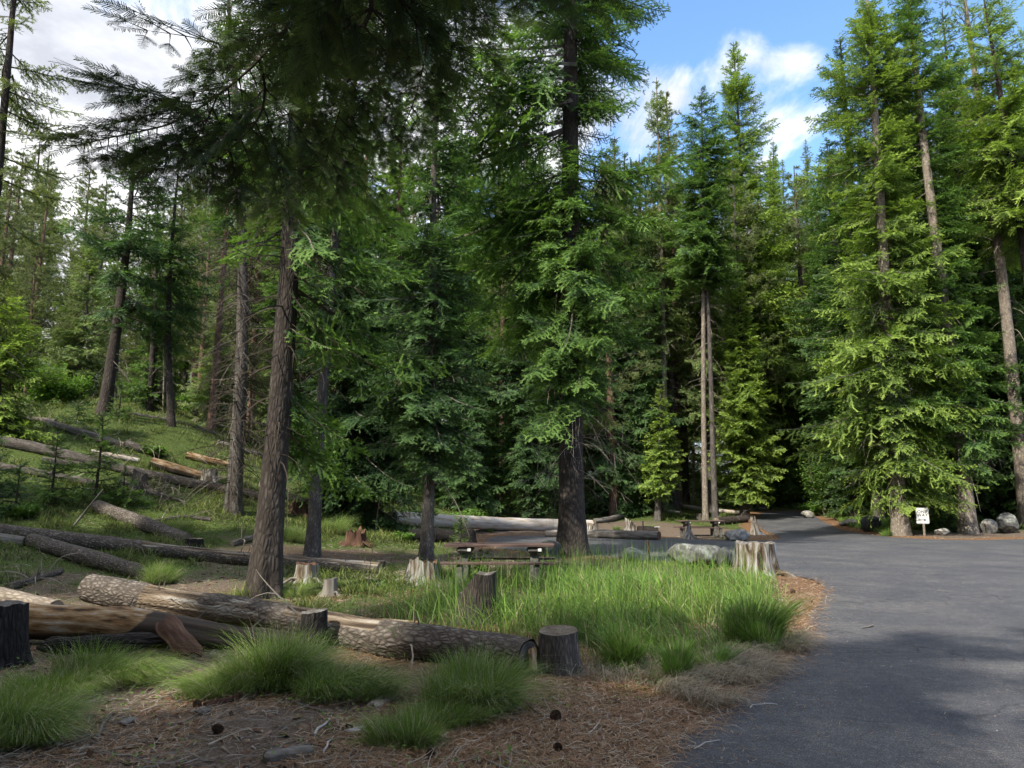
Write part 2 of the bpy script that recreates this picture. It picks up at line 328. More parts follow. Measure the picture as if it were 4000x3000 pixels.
# ------------------------------------------------------------------ materials
def newmat(name):
    m = bpy.data.materials.new(name); m.use_nodes = True; nt = m.node_tree; nt.nodes.clear(); return m, nt.nodes, nt.links
def N(nodes, t, **k):
    x = nodes.new(t)
    for a, b in k.items():
        if a in x.inputs: x.inputs[a].default_value = b
        else: setattr(x, a, b)
    return x
def ramp(nodes, stops):
    r = nodes.new('ShaderNodeValToRGB'); e = r.color_ramp.elements
    while len(e) < len(stops): e.new(.5)
    for i, (p, c) in enumerate(stops): e[i].position = p; e[i].color = (*c, 1)
    return r
def noisy(name, stops, scale=(1, 1, 1), ns=4., detail=8, rough=.9, bump=.3, bscale=None, bdist=.02, coord='bk', crack=None, rings=False, extra=None, dist=0.):
    """general rough natural surface; stops over noise; crack=(scale,strength,color) darkens voronoi borders"""
    m, n, l = newmat(name)
    out = n.new('ShaderNodeOutputMaterial'); b = n.new('ShaderNodeBsdfPrincipled'); l.new(b.outputs[0], out.inputs[0])
    b.inputs['Roughness'].default_value = rough; b.inputs['Specular IOR Level'].default_value = .25
    if coord == 'obj': tc = n.new('ShaderNodeTexCoord'); src = tc.outputs['Object']
    elif coord == 'pos': tc = n.new('ShaderNodeNewGeometry'); src = tc.outputs['Position']
    else: tc = n.new('ShaderNodeAttribute'); tc.attribute_name = coord; src = tc.outputs['Vector']
    mp = n.new('ShaderNodeMapping'); mp.inputs['Scale'].default_value = scale; l.new(src, mp.inputs[0])
    oi = n.new('ShaderNodeObjectInfo'); ad = N(n, 'ShaderNodeVectorMath', operation='ADD'); mu = N(n, 'ShaderNodeMath', operation='MULTIPLY'); mu.inputs[1].default_value = 37.
    l.new(oi.outputs['Random'], mu.inputs[0]); l.new(mp.outputs[0], ad.inputs[0]); l.new(mu.outputs[0], ad.inputs[1]); vec = ad.outputs[0]
    t = n.new('ShaderNodeTexNoise'); t.inputs['Scale'].default_value = ns; t.inputs['Detail'].default_value = detail; t.inputs['Roughness'].default_value = .62; t.inputs['Distortion'].default_value = dist
    l.new(vec, t.inputs['Vector']); r = ramp(n, stops); l.new(t.outputs['Fac'], r.inputs[0]); col = r.outputs[0]; hgt = t.outputs['Fac']
    if crack:
        v = n.new('ShaderNodeTexVoronoi'); v.feature = 'DISTANCE_TO_EDGE'; v.inputs['Scale'].default_value = crack[0]
        wv = N(n, 'ShaderNodeVectorMath', operation='ADD'); sc = N(n, 'ShaderNodeVectorMath', operation='SCALE'); sc.inputs['Scale'].default_value = .22/max(crack[0], 1)*4
        l.new(t.outputs['Color'], sc.inputs[0]); l.new(vec, wv.inputs[0]); l.new(sc.outputs[0], wv.inputs[1]); l.new(wv.outputs[0], v.inputs['Vector'])
        mr = n.new('ShaderNodeMapRange'); l.new(v.outputs['Distance'], mr.inputs[0]); mr.inputs[1].default_value = -.12; mr.inputs[2].default_value = .36
        mx = n.new('ShaderNodeMix'); mx.data_type = 'RGBA'; l.new(mr.outputs[0], mx.inputs[0]); mx.inputs['A'].default_value = (*crack[2], 1); l.new(col, mx.inputs['B']); col = mx.outputs['Result']
        ma = N(n, 'ShaderNodeMath', operation='MULTIPLY_ADD'); l.new(mr.outputs[0], ma.inputs[0]); ma.inputs[1].default_value = crack[1]; l.new(hgt, ma.inputs[2]); hgt = ma.outputs[0]
    if rings:
        ln = N(n, 'ShaderNodeVectorMath', operation='LENGTH'); l.new(src, ln.inputs[0]); mm = N(n, 'ShaderNodeMath', operation='MULTIPLY'); mm.inputs[1].default_value = 260.; l.new(ln.outputs['Value'], mm.inputs[0])
        si = N(n, 'ShaderNodeMath', operation='SINE'); l.new(mm.outputs[0], si.inputs[0]); mr = n.new('ShaderNodeMapRange'); l.new(si.outputs[0], mr.inputs[0]); mr.inputs[1].default_value = -1; mr.inputs[2].default_value = 1; mr.inputs[3].default_value = .75; mr.inputs[4].default_value = 1.05
        mx = n.new('ShaderNodeMix'); mx.data_type = 'RGBA'; mx.blend_type = 'MULTIPLY'; mx.inputs[0].default_value = 1; l.new(col, mx.inputs['A']); l.new(mr.outputs[0], mx.inputs['B']); col = mx.outputs['Result']
    if extra: col = extra(n, l, col, src, vec)
    l.new(col, b.inputs['Base Color'])
    bp = n.new('ShaderNodeBump'); bp.inputs['Strength'].default_value = bump; bp.inputs['Distance'].default_value = bdist; l.new(hgt, bp.inputs['Height']); l.new(bp.outputs[0], b.inputs['Normal'])
    return m
def patchy(thr_attr, colour_stops, ns=3., soft=.04, sc=(1, 1, 1)):
    """mix toward a second surface where attribute+noise passes .5 (peeled bark, moss)"""
    def f(n, l, col, src, vec):
        at_ = n.new('ShaderNodeAttribute'); at_.attribute_name = thr_attr
        mp = n.new('ShaderNodeMapping'); mp.inputs['Scale'].default_value = sc; l.new(vec, mp.inputs[0])
        t = n.new('ShaderNodeTexNoise'); t.inputs['Scale'].default_value = ns; t.inputs['Detail'].default_value = 6; l.new(mp.outputs[0], t.inputs['Vector'])
        a = N(n, 'ShaderNodeMath', operation='MULTIPLY_ADD'); l.new(t.outputs['Fac'], a.inputs[0]); a.inputs[1].default_value = 1.1; l.new(at_.outputs['Fac'], a.inputs[2])
        mr = n.new('ShaderNodeMapRange'); l.new(a.outputs[0], mr.inputs[0]); mr.inputs[1].default_value = 1.05-soft; mr.inputs[2].default_value = 1.05+soft
        mp2 = n.new('ShaderNodeMapping'); mp2.inputs['Scale'].default_value = (1, 1, .12); l.new(vec, mp2.inputs[0])
        t2 = n.new('ShaderNodeTexNoise'); t2.inputs['Scale'].default_value = 14; t2.inputs['Detail'].default_value = 7; l.new(mp2.outputs[0], t2.inputs['Vector'])
        r = ramp(n, colour_stops); l.new(t2.outputs['Fac'], r.inputs[0])
        mx = n.new('ShaderNodeMix'); mx.data_type = 'RGBA'; l.new(mr.outputs[0], mx.inputs[0]); l.new(col, mx.inputs['A']); l.new(r.outputs[0], mx.inputs['B'])
        return mx.outputs['Result']
    return f
def foliage(name, dark, mid, tip, trans=.28, ns=1.3, attr='tip', rough=.62):
    m, n, l = newmat(name)
    out = n.new('ShaderNodeOutputMaterial'); d = n.new('ShaderNodeBsdfPrincipled'); d.inputs['Roughness'].default_value = rough; d.inputs['Specular IOR Level'].default_value = .25
    tr = n.new('ShaderNodeBsdfTranslucent'); mix = n.new('ShaderNodeMixShader'); mix.inputs[0].default_value = trans
    at_ = n.new('ShaderNodeAttribute'); at_.attribute_name = attr
    g = n.new('ShaderNodeNewGeometry'); t = n.new('ShaderNodeTexNoise'); t.inputs['Scale'].default_value = ns; t.inputs['Detail'].default_value = 5; l.new(g.outputs['Position'], t.inputs['Vector'])
    oi = n.new('ShaderNodeObjectInfo')
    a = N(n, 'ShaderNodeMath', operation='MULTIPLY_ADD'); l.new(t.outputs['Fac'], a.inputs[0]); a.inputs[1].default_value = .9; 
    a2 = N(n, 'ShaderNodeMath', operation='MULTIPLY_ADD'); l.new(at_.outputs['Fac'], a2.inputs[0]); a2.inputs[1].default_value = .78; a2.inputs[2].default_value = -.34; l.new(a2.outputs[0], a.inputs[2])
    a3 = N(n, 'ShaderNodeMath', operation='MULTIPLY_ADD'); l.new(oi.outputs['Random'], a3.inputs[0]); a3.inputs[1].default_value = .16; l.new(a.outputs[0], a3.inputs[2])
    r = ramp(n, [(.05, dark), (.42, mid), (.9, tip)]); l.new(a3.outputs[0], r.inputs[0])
    l.new(r.outputs[0], d.inputs['Base Color'])
    br = n.new('ShaderNodeMix'); br.data_type = 'RGBA'; br.blend_type = 'MULTIPLY'; br.inputs[0].default_value = 1; l.new(r.outputs[0], br.inputs['A']); br.inputs['B'].default_value = (1.5, 1.6, .8, 1); l.new(br.outputs['Result'], tr.inputs[0])
    l.new(d.outputs[0], mix.inputs[1]); l.new(tr.outputs[0], mix.inputs[2]); l.new(mix.outputs[0], out.inputs[0])
    return m
def grassmat(name, base, low, high, dry=None, dryamt=.12, trans=.3):
    """bk = (random, random2, height along blade)"""
    m, n, l = newmat(name)
    out = n.new('ShaderNodeOutputMaterial'); d = n.new('ShaderNodeBsdfPrincipled'); d.inputs['Roughness'].default_value = .55; d.inputs['Specular IOR Level'].default_value = .3
    tr = n.new('ShaderNodeBsdfTranslucent'); mix = n.new('ShaderNodeMixShader'); mix.inputs[0].default_value = trans
    at_ = n.new('ShaderNodeAttribute'); at_.attribute_name = 'bk'; sp = n.new('ShaderNodeSeparateXYZ'); l.new(at_.outputs['Vector'], sp.inputs[0])
    r0 = ramp(n, [(0, low), (1, high)]); l.new(sp.outputs[0], r0.inputs[0]); col = r0.outputs[0]
    if dry:
        mr = n.new('ShaderNodeMapRange'); l.new(sp.outputs[1], mr.inputs[0]); mr.inputs[1].default_value = 1-dryamt-.03; mr.inputs[2].default_value = 1-dryamt+.03
        mx = n.new('ShaderNodeMix'); mx.data_type = 'RGBA'; l.new(mr.outputs[0], mx.inputs[0]); l.new(col, mx.inputs['A']); mx.inputs['B'].default_value = (*dry, 1); col = mx.outputs['Result']
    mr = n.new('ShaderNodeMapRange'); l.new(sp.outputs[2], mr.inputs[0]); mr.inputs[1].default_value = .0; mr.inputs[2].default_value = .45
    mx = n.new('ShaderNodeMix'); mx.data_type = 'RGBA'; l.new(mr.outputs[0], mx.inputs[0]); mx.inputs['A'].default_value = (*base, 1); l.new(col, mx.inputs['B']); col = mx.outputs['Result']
    l.new(col, d.inputs['Base Color']); l.new(col, tr.inputs[0]); l.new(d.outputs[0], mix.inputs[1]); l.new(tr.outputs[0], mix.inputs[2]); l.new(mix.outputs[0], out.inputs[0])
    return m

BARK_DARK = noisy('bark_dark', [(.25, (.028, .023, .02)), (.55, (.070, .058, .051)), (.8, (.15, .13, .115))], (1, 1, .22), 9, 8, .95, .9, bdist=.03, crack=(24, .9, (.022, .018, .015)))  # darkened so the shade on the furrowed trunk is in the bark colour
BARK_GREY = noisy('bark_grey', [(.3, (.045, .04, .036)), (.52, (.125, .11, .10)), (.75, (.27, .25, .225))], (1, 1, .3), 10, 8, .95, .8, bdist=.02, crack=(28, .7, (.04, .035, .03)))
BARK_PALE = noisy('bark_pale', [(.3, (.13, .11, .09)), (.52, (.29, .25, .205)), (.75, (.44, .40, .34))], (1, 1, .3), 10, 8, .95, .8, bdist=.02, crack=(22, .7, (.09, .07, .055)))  # pale bark, brightened to put sunlight on the right-hand trunks into the colour
BARK_RED = noisy('bark_red', [(.25, (.10, .06, .042)), (.55, (.24, .15, .11)), (.8, (.38, .27, .20))], (1, 1, .2), 8, 8, .95, .9, bdist=.03, crack=(15, .8, (.05, .03, .02)))
BURNT = noisy('charred_bark', [(.3, (.012, .011, .011)), (.6, (.035, .03, .028)), (.85, (.10, .09, .085))], (1, 1, .3), 9, 8, .9, .9, bdist=.03, crack=(22, .9, (.006, .006, .006)))
WOOD_PALE = noisy('bare_wood', [(.2, (.17, .13, .09)), (.5, (.42, .33, .225)), (.8, (.56, .49, .40))], (1, 1, .1), 12, 8, .75, .35, bdist=.01)
WOOD_WHITE = noisy('bleached_wood', [(.38, (.03, .022, .016)), (.46, (.12, .09, .055)), (.54, (.22, .21, .19)), (.70, (.45, .45, .46))], (1, 1, .16), 11, 9, .85, 1., bdist=.05, dist=.6)
WOOD_GREY = noisy('weathered_wood', [(.3, (.05, .043, .037)), (.5, (.14, .125, .11)), (.75, (.29, .275, .255))], (1, 1, .1), 12, 8, .85, .5, bdist=.02)
CUT = noisy('cut_wood', [(.3, (.09, .07, .05)), (.55, (.20, .165, .125)), (.8, (.34, .31, .27))], (1, 1, 1), 9, 6, .8, .3, bdist=.005, rings=True)
CUT_DARK = noisy('old_cut_wood', [(.3, (.05, .045, .04)), (.55, (.12, .11, .10)), (.8, (.25, .25, .26))], (1, 1, 1), 9, 6, .85, .3, bdist=.005, rings=True)
ROT = noisy('rotten_wood', [(.3, (.022, .012, .009)), (.5, (.075, .038, .025)), (.75, (.20, .125, .085))], (1, 1, .15), 10, 8, .9, .7, bdist=.03)
ROCK = noisy('lichen_rock', [(.3, (.04, .04, .037)), (.48, (.10, .10, .095)), (.58, (.20, .21, .19)), (.72, (.40, .42, .39))], (1, 1, 1), 5, 10, .9, .6, bdist=.03)
ROCK_PALE = noisy('pale_rock', [(.3, (.07, .065, .055)), (.5, (.21, .20, .18)), (.72, (.42, .415, .39))], (1, 1, 1), 7, 10, .9, .6, bdist=.03)
ROCK_DARK = noisy('dark_rock', [(.25, (.02, .02, .02)), (.5, (.055, .055, .055)), (.8, (.17, .17, .165))], (1, 1, 1), 5, 10, .9, .6, bdist=.03)
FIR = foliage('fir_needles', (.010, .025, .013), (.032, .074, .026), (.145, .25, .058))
FIR_DARK = foliage('fir_needles_shade', (.009, .020, .013), (.025, .054, .025), (.095, .175, .055))  # darker needles; shade on the central firs is put into the colour
FIR_YEL = foliage('fir_needles_fresh_sunlit', (.020, .040, .015), (.090, .150, .034), (.30, .41, .085))  # yellow-green needles; on the sunlit firs the sun is put into the colour
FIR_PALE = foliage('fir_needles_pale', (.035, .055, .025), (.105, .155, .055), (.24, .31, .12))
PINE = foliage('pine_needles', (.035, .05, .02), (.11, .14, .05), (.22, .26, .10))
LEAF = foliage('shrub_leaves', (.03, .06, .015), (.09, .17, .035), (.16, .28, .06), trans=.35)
TWIG = noisy('dead_twig', [(.3, (.06, .05, .042)), (.6, (.15, .13, .11)), (.8, (.30, .27, .24))], (1, 1, 1), 3, 3, .9, .1)
TWIG_PALE = noisy('pale_twig', [(.3, (.16, .13, .10)), (.6, (.33, .29, .24)), (.8, (.52, .48, .42))], (1, 1, 1), 3, 3, .9, .1)
TWIG_DARK = noisy('live_twig', [(.3, (.02, .015, .012)), (.7, (.07, .055, .042))], (1, 1, 1), 3, 3, .9, .1)
# ------------------------------------------------------------------ foliage sprays
def feathers(S, E, W, T, step, rng, kmax=6, jag=.5):
    """saw-toothed flat needles along segments S->E, half width W, tip value T"""
    S = np.asarray(S); E = np.asarray(E); W = np.asarray(W); T = np.asarray(T); L = np.linalg.norm(E-S, axis=1); K = np.clip(np.ceil(L/step), 1, kmax).astype(int)
    VV = []; TT = []
    for k in np.unique(K):
        m = K == k; s, e, w, t = S[m], E[m], W[m], T[m]; D = norm(e-s)
        U = norm(np.array((0, 0, 1.))+rng.normal(size=s.shape)*.33); X = norm(np.cross(D, U)); ln = L[m]/k
        for i in range(k):
            a = s+(e-s)*(i/k); b = s+(e-s)*((i+1)/k)
            for sg in (-1, 1):
                ww = w*rng.uniform(.6, 1.25, len(w))*(1-.35*(i/k)); tp = b+D*(ln*jag)[:, None]+X*(ww*sg)[:, None]; tp[:, 2] -= ww*.12
                VV.append(np.stack((a, b, tp), 1)); TT.append(np.stack((t, t, np.minimum(t+.25, 1)), 1))
    V = np.concatenate(VV).reshape(-1, 3); t = np.concatenate(TT).ravel()
    return V, t
_TC = {}
def frond(Lb, q, seed, dense=1.):
    """one conifer limb along +X with flat side sprays; q = smallest detail in metres"""
    rng = np.random.default_rng(seed); S, E, W, T = [], [], [], []
    sag = rng.uniform(.05, .16); lift = rng.uniform(.05, .14); wob = rng.normal(size=4)*.04
    def ax(s): return np.array((Lb*s, Lb*(wob[0]*math.sin(s*4+wob[1]*30)+wob[2]*s), Lb*(-sag*s*1.2+lift*s**3*1.4)))
    n = 8; pts = [ax(i/n) for i in range(n+1)]
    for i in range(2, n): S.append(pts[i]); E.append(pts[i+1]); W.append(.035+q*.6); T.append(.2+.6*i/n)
    sp = max(.10, 2.0*q)/dense; x = .12*Lb
    while x < Lb*.985:
        s = x/Lb
        for sd in (-1, 1):
            if rng.random() < .10: continue
            ln = (Lb*.25*(1-s)**.6*min(1., .35+s*2.2)+.09)*rng.uniform(.55, 1.25); a = R(rng.uniform(42, 62)); p = ax(s+rng.uniform(-.3, .3)*sp/Lb)
            d = np.array((math.cos(a), sd*math.sin(a), rng.normal()*.26)); dn = np.array((0, 0, -.30*ln))
            k = max(2, int(ln/(sp*1.25))); prev = p
            for j in range(1, k+1):
                u = j/k; c = p+d*ln*u+dn*u*u+np.array((.10*ln*u*u, 0, 0))
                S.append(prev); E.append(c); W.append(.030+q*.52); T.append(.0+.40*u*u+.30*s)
                sl = max(.08, ln*.50*(1-u*.6))*rng.uniform(.6, 1.2)
                for s2 in (-1, 1):
                    if rng.random() < .12: continue
                    b = R(rng.uniform(35, 58))*s2; dd = norm(d[None])[0]; e = c+np.array((dd[0]*math.cos(b)-dd[1]*math.sin(b), dd[0]*math.sin(b)+dd[1]*math.cos(b), dd[2]+rng.normal()*.28-.03))*sl
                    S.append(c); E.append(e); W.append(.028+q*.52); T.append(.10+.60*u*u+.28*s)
                prev = c
        x += sp*rng.uniform(.75, 1.3)
    V, t = feathers(S, E, W, T, max(.05, 1.5*q), rng, 6)
    return V, np.clip(t+rng.normal()*.02, 0, 1), np.array(pts)
def templates(q):
    q = round(q/.012)*.012
    if q not in _TC:
        _TC[q] = ([frond(1.0, q, 10+i, 1.) for i in range(4)], [frond(2.2, q, 20+i, 1.) for i in range(6)], [frond(3.6, q, 30+i, .9) for i in range(5)])
    return _TC[q]
def rotm(az, pitch, roll):
    ca, sa, cp, sp, cr, sr = math.cos(az), math.sin(az), math.cos(pitch), math.sin(pitch), math.cos(roll), math.sin(roll)
    Rx = np.array(((1, 0, 0), (0, cr, -sr), (0, sr, cr))); Ry = np.array(((cp, 0, -sp), (0, 1, 0), (sp, 0, cp))); Rz = np.array(((ca, -sa, 0), (sa, ca, 0), (0, 0, 1)))
    return Rz @ Ry @ Rx
def prof_fir(f): return (1-f)**.62*min(1., .62+f*2.2)
def prof_col(f): return (1-f**2.2)**.9*min(1., .55+f*3)*(1 if f < .75 else max(0, (1-f)/.25)**.6)
def prof_open(f): return (1-f)**.6*min(1., .5+f*1.6)
def crown(H, zb, Rmax, q, seed, axis, prof=prof_fir, dz=.38, per=4.5, droop=(-.30, .45), gaps=.12, lobes=.35, keep=None, zmax=None):
    per = per*1.75; lobes = lobes+.18
    """axis(z)->(x,y); returns foliage part, limb parts"""
    rng = np.random.default_rng(seed); Sm, Md, Lg = templates(q); FV, FT, FI, LP, LR = [], [], [], [], []
    z = zb; az0 = rng.random()*6.28; ph = rng.random()*50
    while z < H*.992:
        if zmax and z > zmax: break
        f = (z-zb)/(H-zb); k = rng.poisson(per*(.75 if f > .85 else 1.))
        for j in range(max(2, k)):
            az = az0+j*2.399+rng.normal()*.35
            if rng.random() < gaps or (keep is not None and not keep(az, z)): continue
            lob = 1+lobes*2*(float(vnoise(np.array([math.cos(az)*1.3+ph]), np.array([math.sin(az)*1.3+z*.28]))[0])-.5)
            r = max(.28, Rmax*1.08*prof(f)*rng.uniform(.66, 1.16)*lob)
            T = Sm if r < 1.35 else Md if r < 2.7 else Lg; L0 = 1.0 if r < 1.35 else 2.2 if r < 2.7 else 3.6
            V, t, pts = T[rng.integers(len(T))]; s = r/L0
            pit = droop[0]+(droop[1]-droop[0])*f**1.3+rng.normal()*.14; M = rotm(az, pit, rng.normal()*.26)
            zz = z+rng.uniform(-.5, .5)*dz; x, y = axis(zz); o = np.array((x, y, zz))
            FV.append((V*s*np.array((1, rng.uniform(.8, 1.15), 1)))@M.T+o); FT.append(np.clip(t+rng.normal()*.07, 0, 1))
            LP.append((pts*s)@M.T+o); LR.append(.012+r*.009)
        z += dz*rng.uniform(.7, 1.3)*(1 if f < .8 else .8); az0 += 1.1
    V = np.concatenate(FV); t = np.concatenate(FT); F = np.arange(len(V)).reshape(-1, 3)
    P = np.array(LP); r = np.array(LR); n, m, _ = P.shape; Tn = norm(np.gradient(P, axis=1)); A = norm(np.cross(Tn, np.array((.1, .2, .97)))); B = np.cross(Tn, A)
    rr = r[:, None]*(1-.85*np.linspace(0, 1, m))[None]; VV = np.stack([P+(A*math.cos(a)+B*math.sin(a))*rr[..., None] for a in (0, 2.09, 4.19)], 2)
    b = (np.arange(n)*m*3)[:, None, None]; i = (np.arange(m-1)*3)[None, :, None]; jj = np.arange(3)[None, None]; j2 = (jj+1) % 3
    Q = np.stack((b+i+jj, b+i+j2, b+i+3+j2, b+i+3+jj), -1).reshape(-1, 4)
    return (V, F, 0, {'tip': t}), (VV.reshape(-1, 3), Q, 0, {'bk': VV.reshape(-1, 3)*np.array((1, 1, .3))})
def pine_crown(H, zb, Rmax, q, seed, axis, dz=.55, per=3.2, dens=1.):
    rng = np.random.default_rng(seed); P = []; D = []; LS, LD, LL = [], [], []
    z = zb
    while z < H*.99:
        f = (z-zb)/(H-zb)
        for j in range(rng.poisson(per)):
            az = rng.random()*6.283; r = max(.4, Rmax*(1-f)**.55*min(1, .45+f*2)*rng.uniform(.55, 1.15)); up = rng.uniform(-.15, .35)+f*.35; x, y = axis(z)
            d = np.array((math.cos(az), math.sin(az), up)); o = np.array((x, y, z)); LS.append(o); LD.append(d); LL.append(r)
            m = int(5+r*4.5*dens)
            for _ in range(m):
                s = rng.uniform(.35, 1.02); c = o+d*r*s+rng.normal(size=3)*np.array((.22, .22, .12))*r*(.35+.4*(1-s)); P.append(c); D.append(norm((d*.5+rng.normal(size=3)*.6+np.array((0, 0, .3)))[None])[0])
        z += dz*rng.uniform(.7, 1.3)
    P = np.array(P); D = np.array(D); n = len(P); nb = 9; w = .012+q*.55
    d = norm(D[:, None]*.8+rng.normal(size=(n, nb, 3))*.75); L = rng.uniform(.16, .30, (n, nb)); X = norm(np.cross(d, rng.normal(size=(n, nb, 3))))
    a = P[:, None]+rng.normal(size=(n, nb, 3))*.03; V = np.stack((a-X*w*.5, a+X*w*.5, a+d*L[..., None]+X*w*.4, ), 2).reshape(-1, 3)
    t = np.tile(np.array((.2, .2, .8)), n*nb)+np.repeat(rng.normal(size=n)*.12, nb*3)
    tw, _ = twigs(np.array(LS), np.array(LD), np.array(LL), .012+.010*np.array(LL), rng, droop=-.08, segs=4, curl=.08)
    return (V, np.arange(len(V)).reshape(-1, 3), 0, {'tip': np.clip(t, 0, 1)}), tw

def make_axis(b, top, bend=0., seed=0):
    """trunk line in local coordinates from base to top with a slight sweep"""
    H = top[2]-b[2]; dx, dy = top[0]-b[0], top[1]-b[1]; rg = np.random.default_rng(seed); p1, p2 = rg.uniform(0, 6, 2)
    def axis(z):
        f = z/H; s = bend*math.sin(math.pi*min(max(f, 0), 1)); return (dx*f+s+.012*H*.25*math.sin(f*5+p1), dy*f+.012*H*.25*math.sin(f*4+p2))
    return axis, H
def trunk_part(axis, H, r0, seed, sides=16, flare=(1.4, .55, 5), rough=None, step=.5, sink=.35, rtop=.02, mat=0):
    n = max(8, int(H/step)); zs = np.concatenate((np.linspace(-sink, 1.6, 9)[:-1], np.linspace(1.6, H, n)))
    path = np.array([(*axis(z), z) for z in zs]); f = np.clip(zs/H, 0, 1); rad = r0*(1-f)**.75*1.0+rtop*f
    return tube(path, rad, sides, rough=(r0*.07 if rough is None else rough), fs=5, seed=seed, flare=flare, mat=mat)
def dead_twigs(axis, z0, z1, n, L, seed, r=.011, droop=.55, rad=.1, side=None):
    rng = np.random.default_rng(seed); z = rng.uniform(z0, z1, n); az = rng.random(n)*6.283
    xy = np.array([axis(a) for a in z]); P = np.stack((xy[:, 0]+np.cos(az)*rad*.6, xy[:, 1]+np.sin(az)*rad*.6, z), -1)
    D = np.stack((np.cos(az), np.sin(az), rng.uniform(-.5, .35, n)), -1); LL = rng.uniform(.35, 1., n)*L
    a, pts = twigs(P, D, LL, r*(.6+LL/L), rng, droop=rng.uniform(.1, droop*1.6, n), segs=5, curl=.3)
    # side twigs
    k = rng.integers(2, 5, n*3); i = np.repeat(np.arange(n), 3); Q = pts[i, k]; D2 = norm(pts[i, k]-pts[i, k-1])+rng.normal(size=(n*3, 3))*.55
    b, _ = twigs(Q, D2, LL[i]*rng.uniform(.2, .5, n*3), r*.5, rng, droop=.3, segs=3, curl=.3)
    return [a, b]

TREES = {}
def conifer(name, label, base, top, r0, Rmax, zb_px=None, zb=None, kind='fir', mat=None, bark=None, q=None, seed=1, bend=0., group=None, dead=None, cat='tree',
            prof=prof_fir, dz=.38, per=4.5, droop=(-.30, .45), gaps=.12, lobes=.35, flare=(1.4, .55, 5), dens=1., sides=16, minY=None, keep=None, burnt=False):
    """base: (u,v) on the ground or (u,v,Y) point or xyz array; top: (u,v)"""
    if isinstance(base, np.ndarray): b = base
    elif len(base) == 2: b = hit(*base)
    else: x = at(*base); b = np.array((x[0], x[1], gz(x[0], x[1])))
    t = at(top[0], top[1], b[1]) if len(top) == 2 else at(top[0], top[1], top[2])
    axis, H = make_axis(b, t, bend, seed); D = b[1]; q = q or max(.012, D/768*.8)
    if zb is None: zb = .3 if zb_px is None else max(.3, at(b[0]*F0/b[1]+W0/2, zb_px, b[1])[2]-b[2])
    ob = thing(name, label, cat, tuple(b), group)
    build('trunk', trunk_part(axis, H, r0, seed, sides, flare), [bark or BARK_DARK], ob, True)
    if kind == 'fir': fol, lim = crown(H, zb, Rmax, q, seed, axis, prof, dz, per, droop, gaps, lobes, keep)
    elif kind == 'pine': fol, lim = pine_crown(H, zb, Rmax, q, seed, axis, dens=dens)
    if kind != 'bare':
        build('crown', [fol, (lim[0], lim[1], 1, lim[3])], [mat or FIR, TWIG], ob)
    if dead:
        for (z0, z1, n, L, m) in dead: build('twig_sprays', dead_twigs(axis, z0, z1, n, L, seed+7, rad=r0), [m], ob)
    TREES[name+str(seed)] = ob; ob['H'] = H; del ob['H']
    return ob, axis, H
# ------------------------------------------------------------------ ground, road
def axis_grid(lo, hi, c, fine, growth):
    out = [c]; s = fine; x = c
    while x < hi: x += s; s = s*growth if abs(x-c) > 12 else s; out.append(min(x, hi))
    x = c; s = fine
    while x > lo: x -= s; s = s*growth if abs(x-c) > 12 else s; out.insert(0, max(x, lo))
    return np.array(out)
GREEN_MAT = None
def green_mask(x, y, rd):
    """how grassy the ground is, 0 litter .. 1 green"""
    n = fbm(x*.35, y*.35, s=31, o=4); n2 = fbm(x*1.3, y*1.3, s=32, o=3)
    z = base_h(x, y, rd); hill = ss(.12, .8, z)
    mea = np.exp(-(((x-1.6)/3.2)**2+((y-13.2)/3.6)**2))
    g = .30+.24*ss(8.5, 11, y)*ss(0, -3, x)+.52*hill+.55*mea+(n-.5)*1.5+(n2-.5)*.7
    g -= .9*ss(9.2, 6.5, y)*ss(-5., -1.5, x)+.45*ss(8.5, 6., y)
    g -= .95*ss(1.6, .4, rd)
    # bare camp ground round the tables and under the firs beyond the spur road
    g -= .8*np.exp(-(((x-7)/9)**2+((y-41)/4.)**2))+.6*np.exp(-(((x+5)/3.5)**2+((y-21)/3)**2))+.5*np.exp(-(((x-1)/5)**2+((y-47)/4)**2))
    g += .9*np.exp(-(((x-22)/8)**2+((y-44)/3.0)**2))+.5*np.exp(-(((x-10)/6)**2+((y-51)/4)**2))
    return np.clip(g, 0, 1)
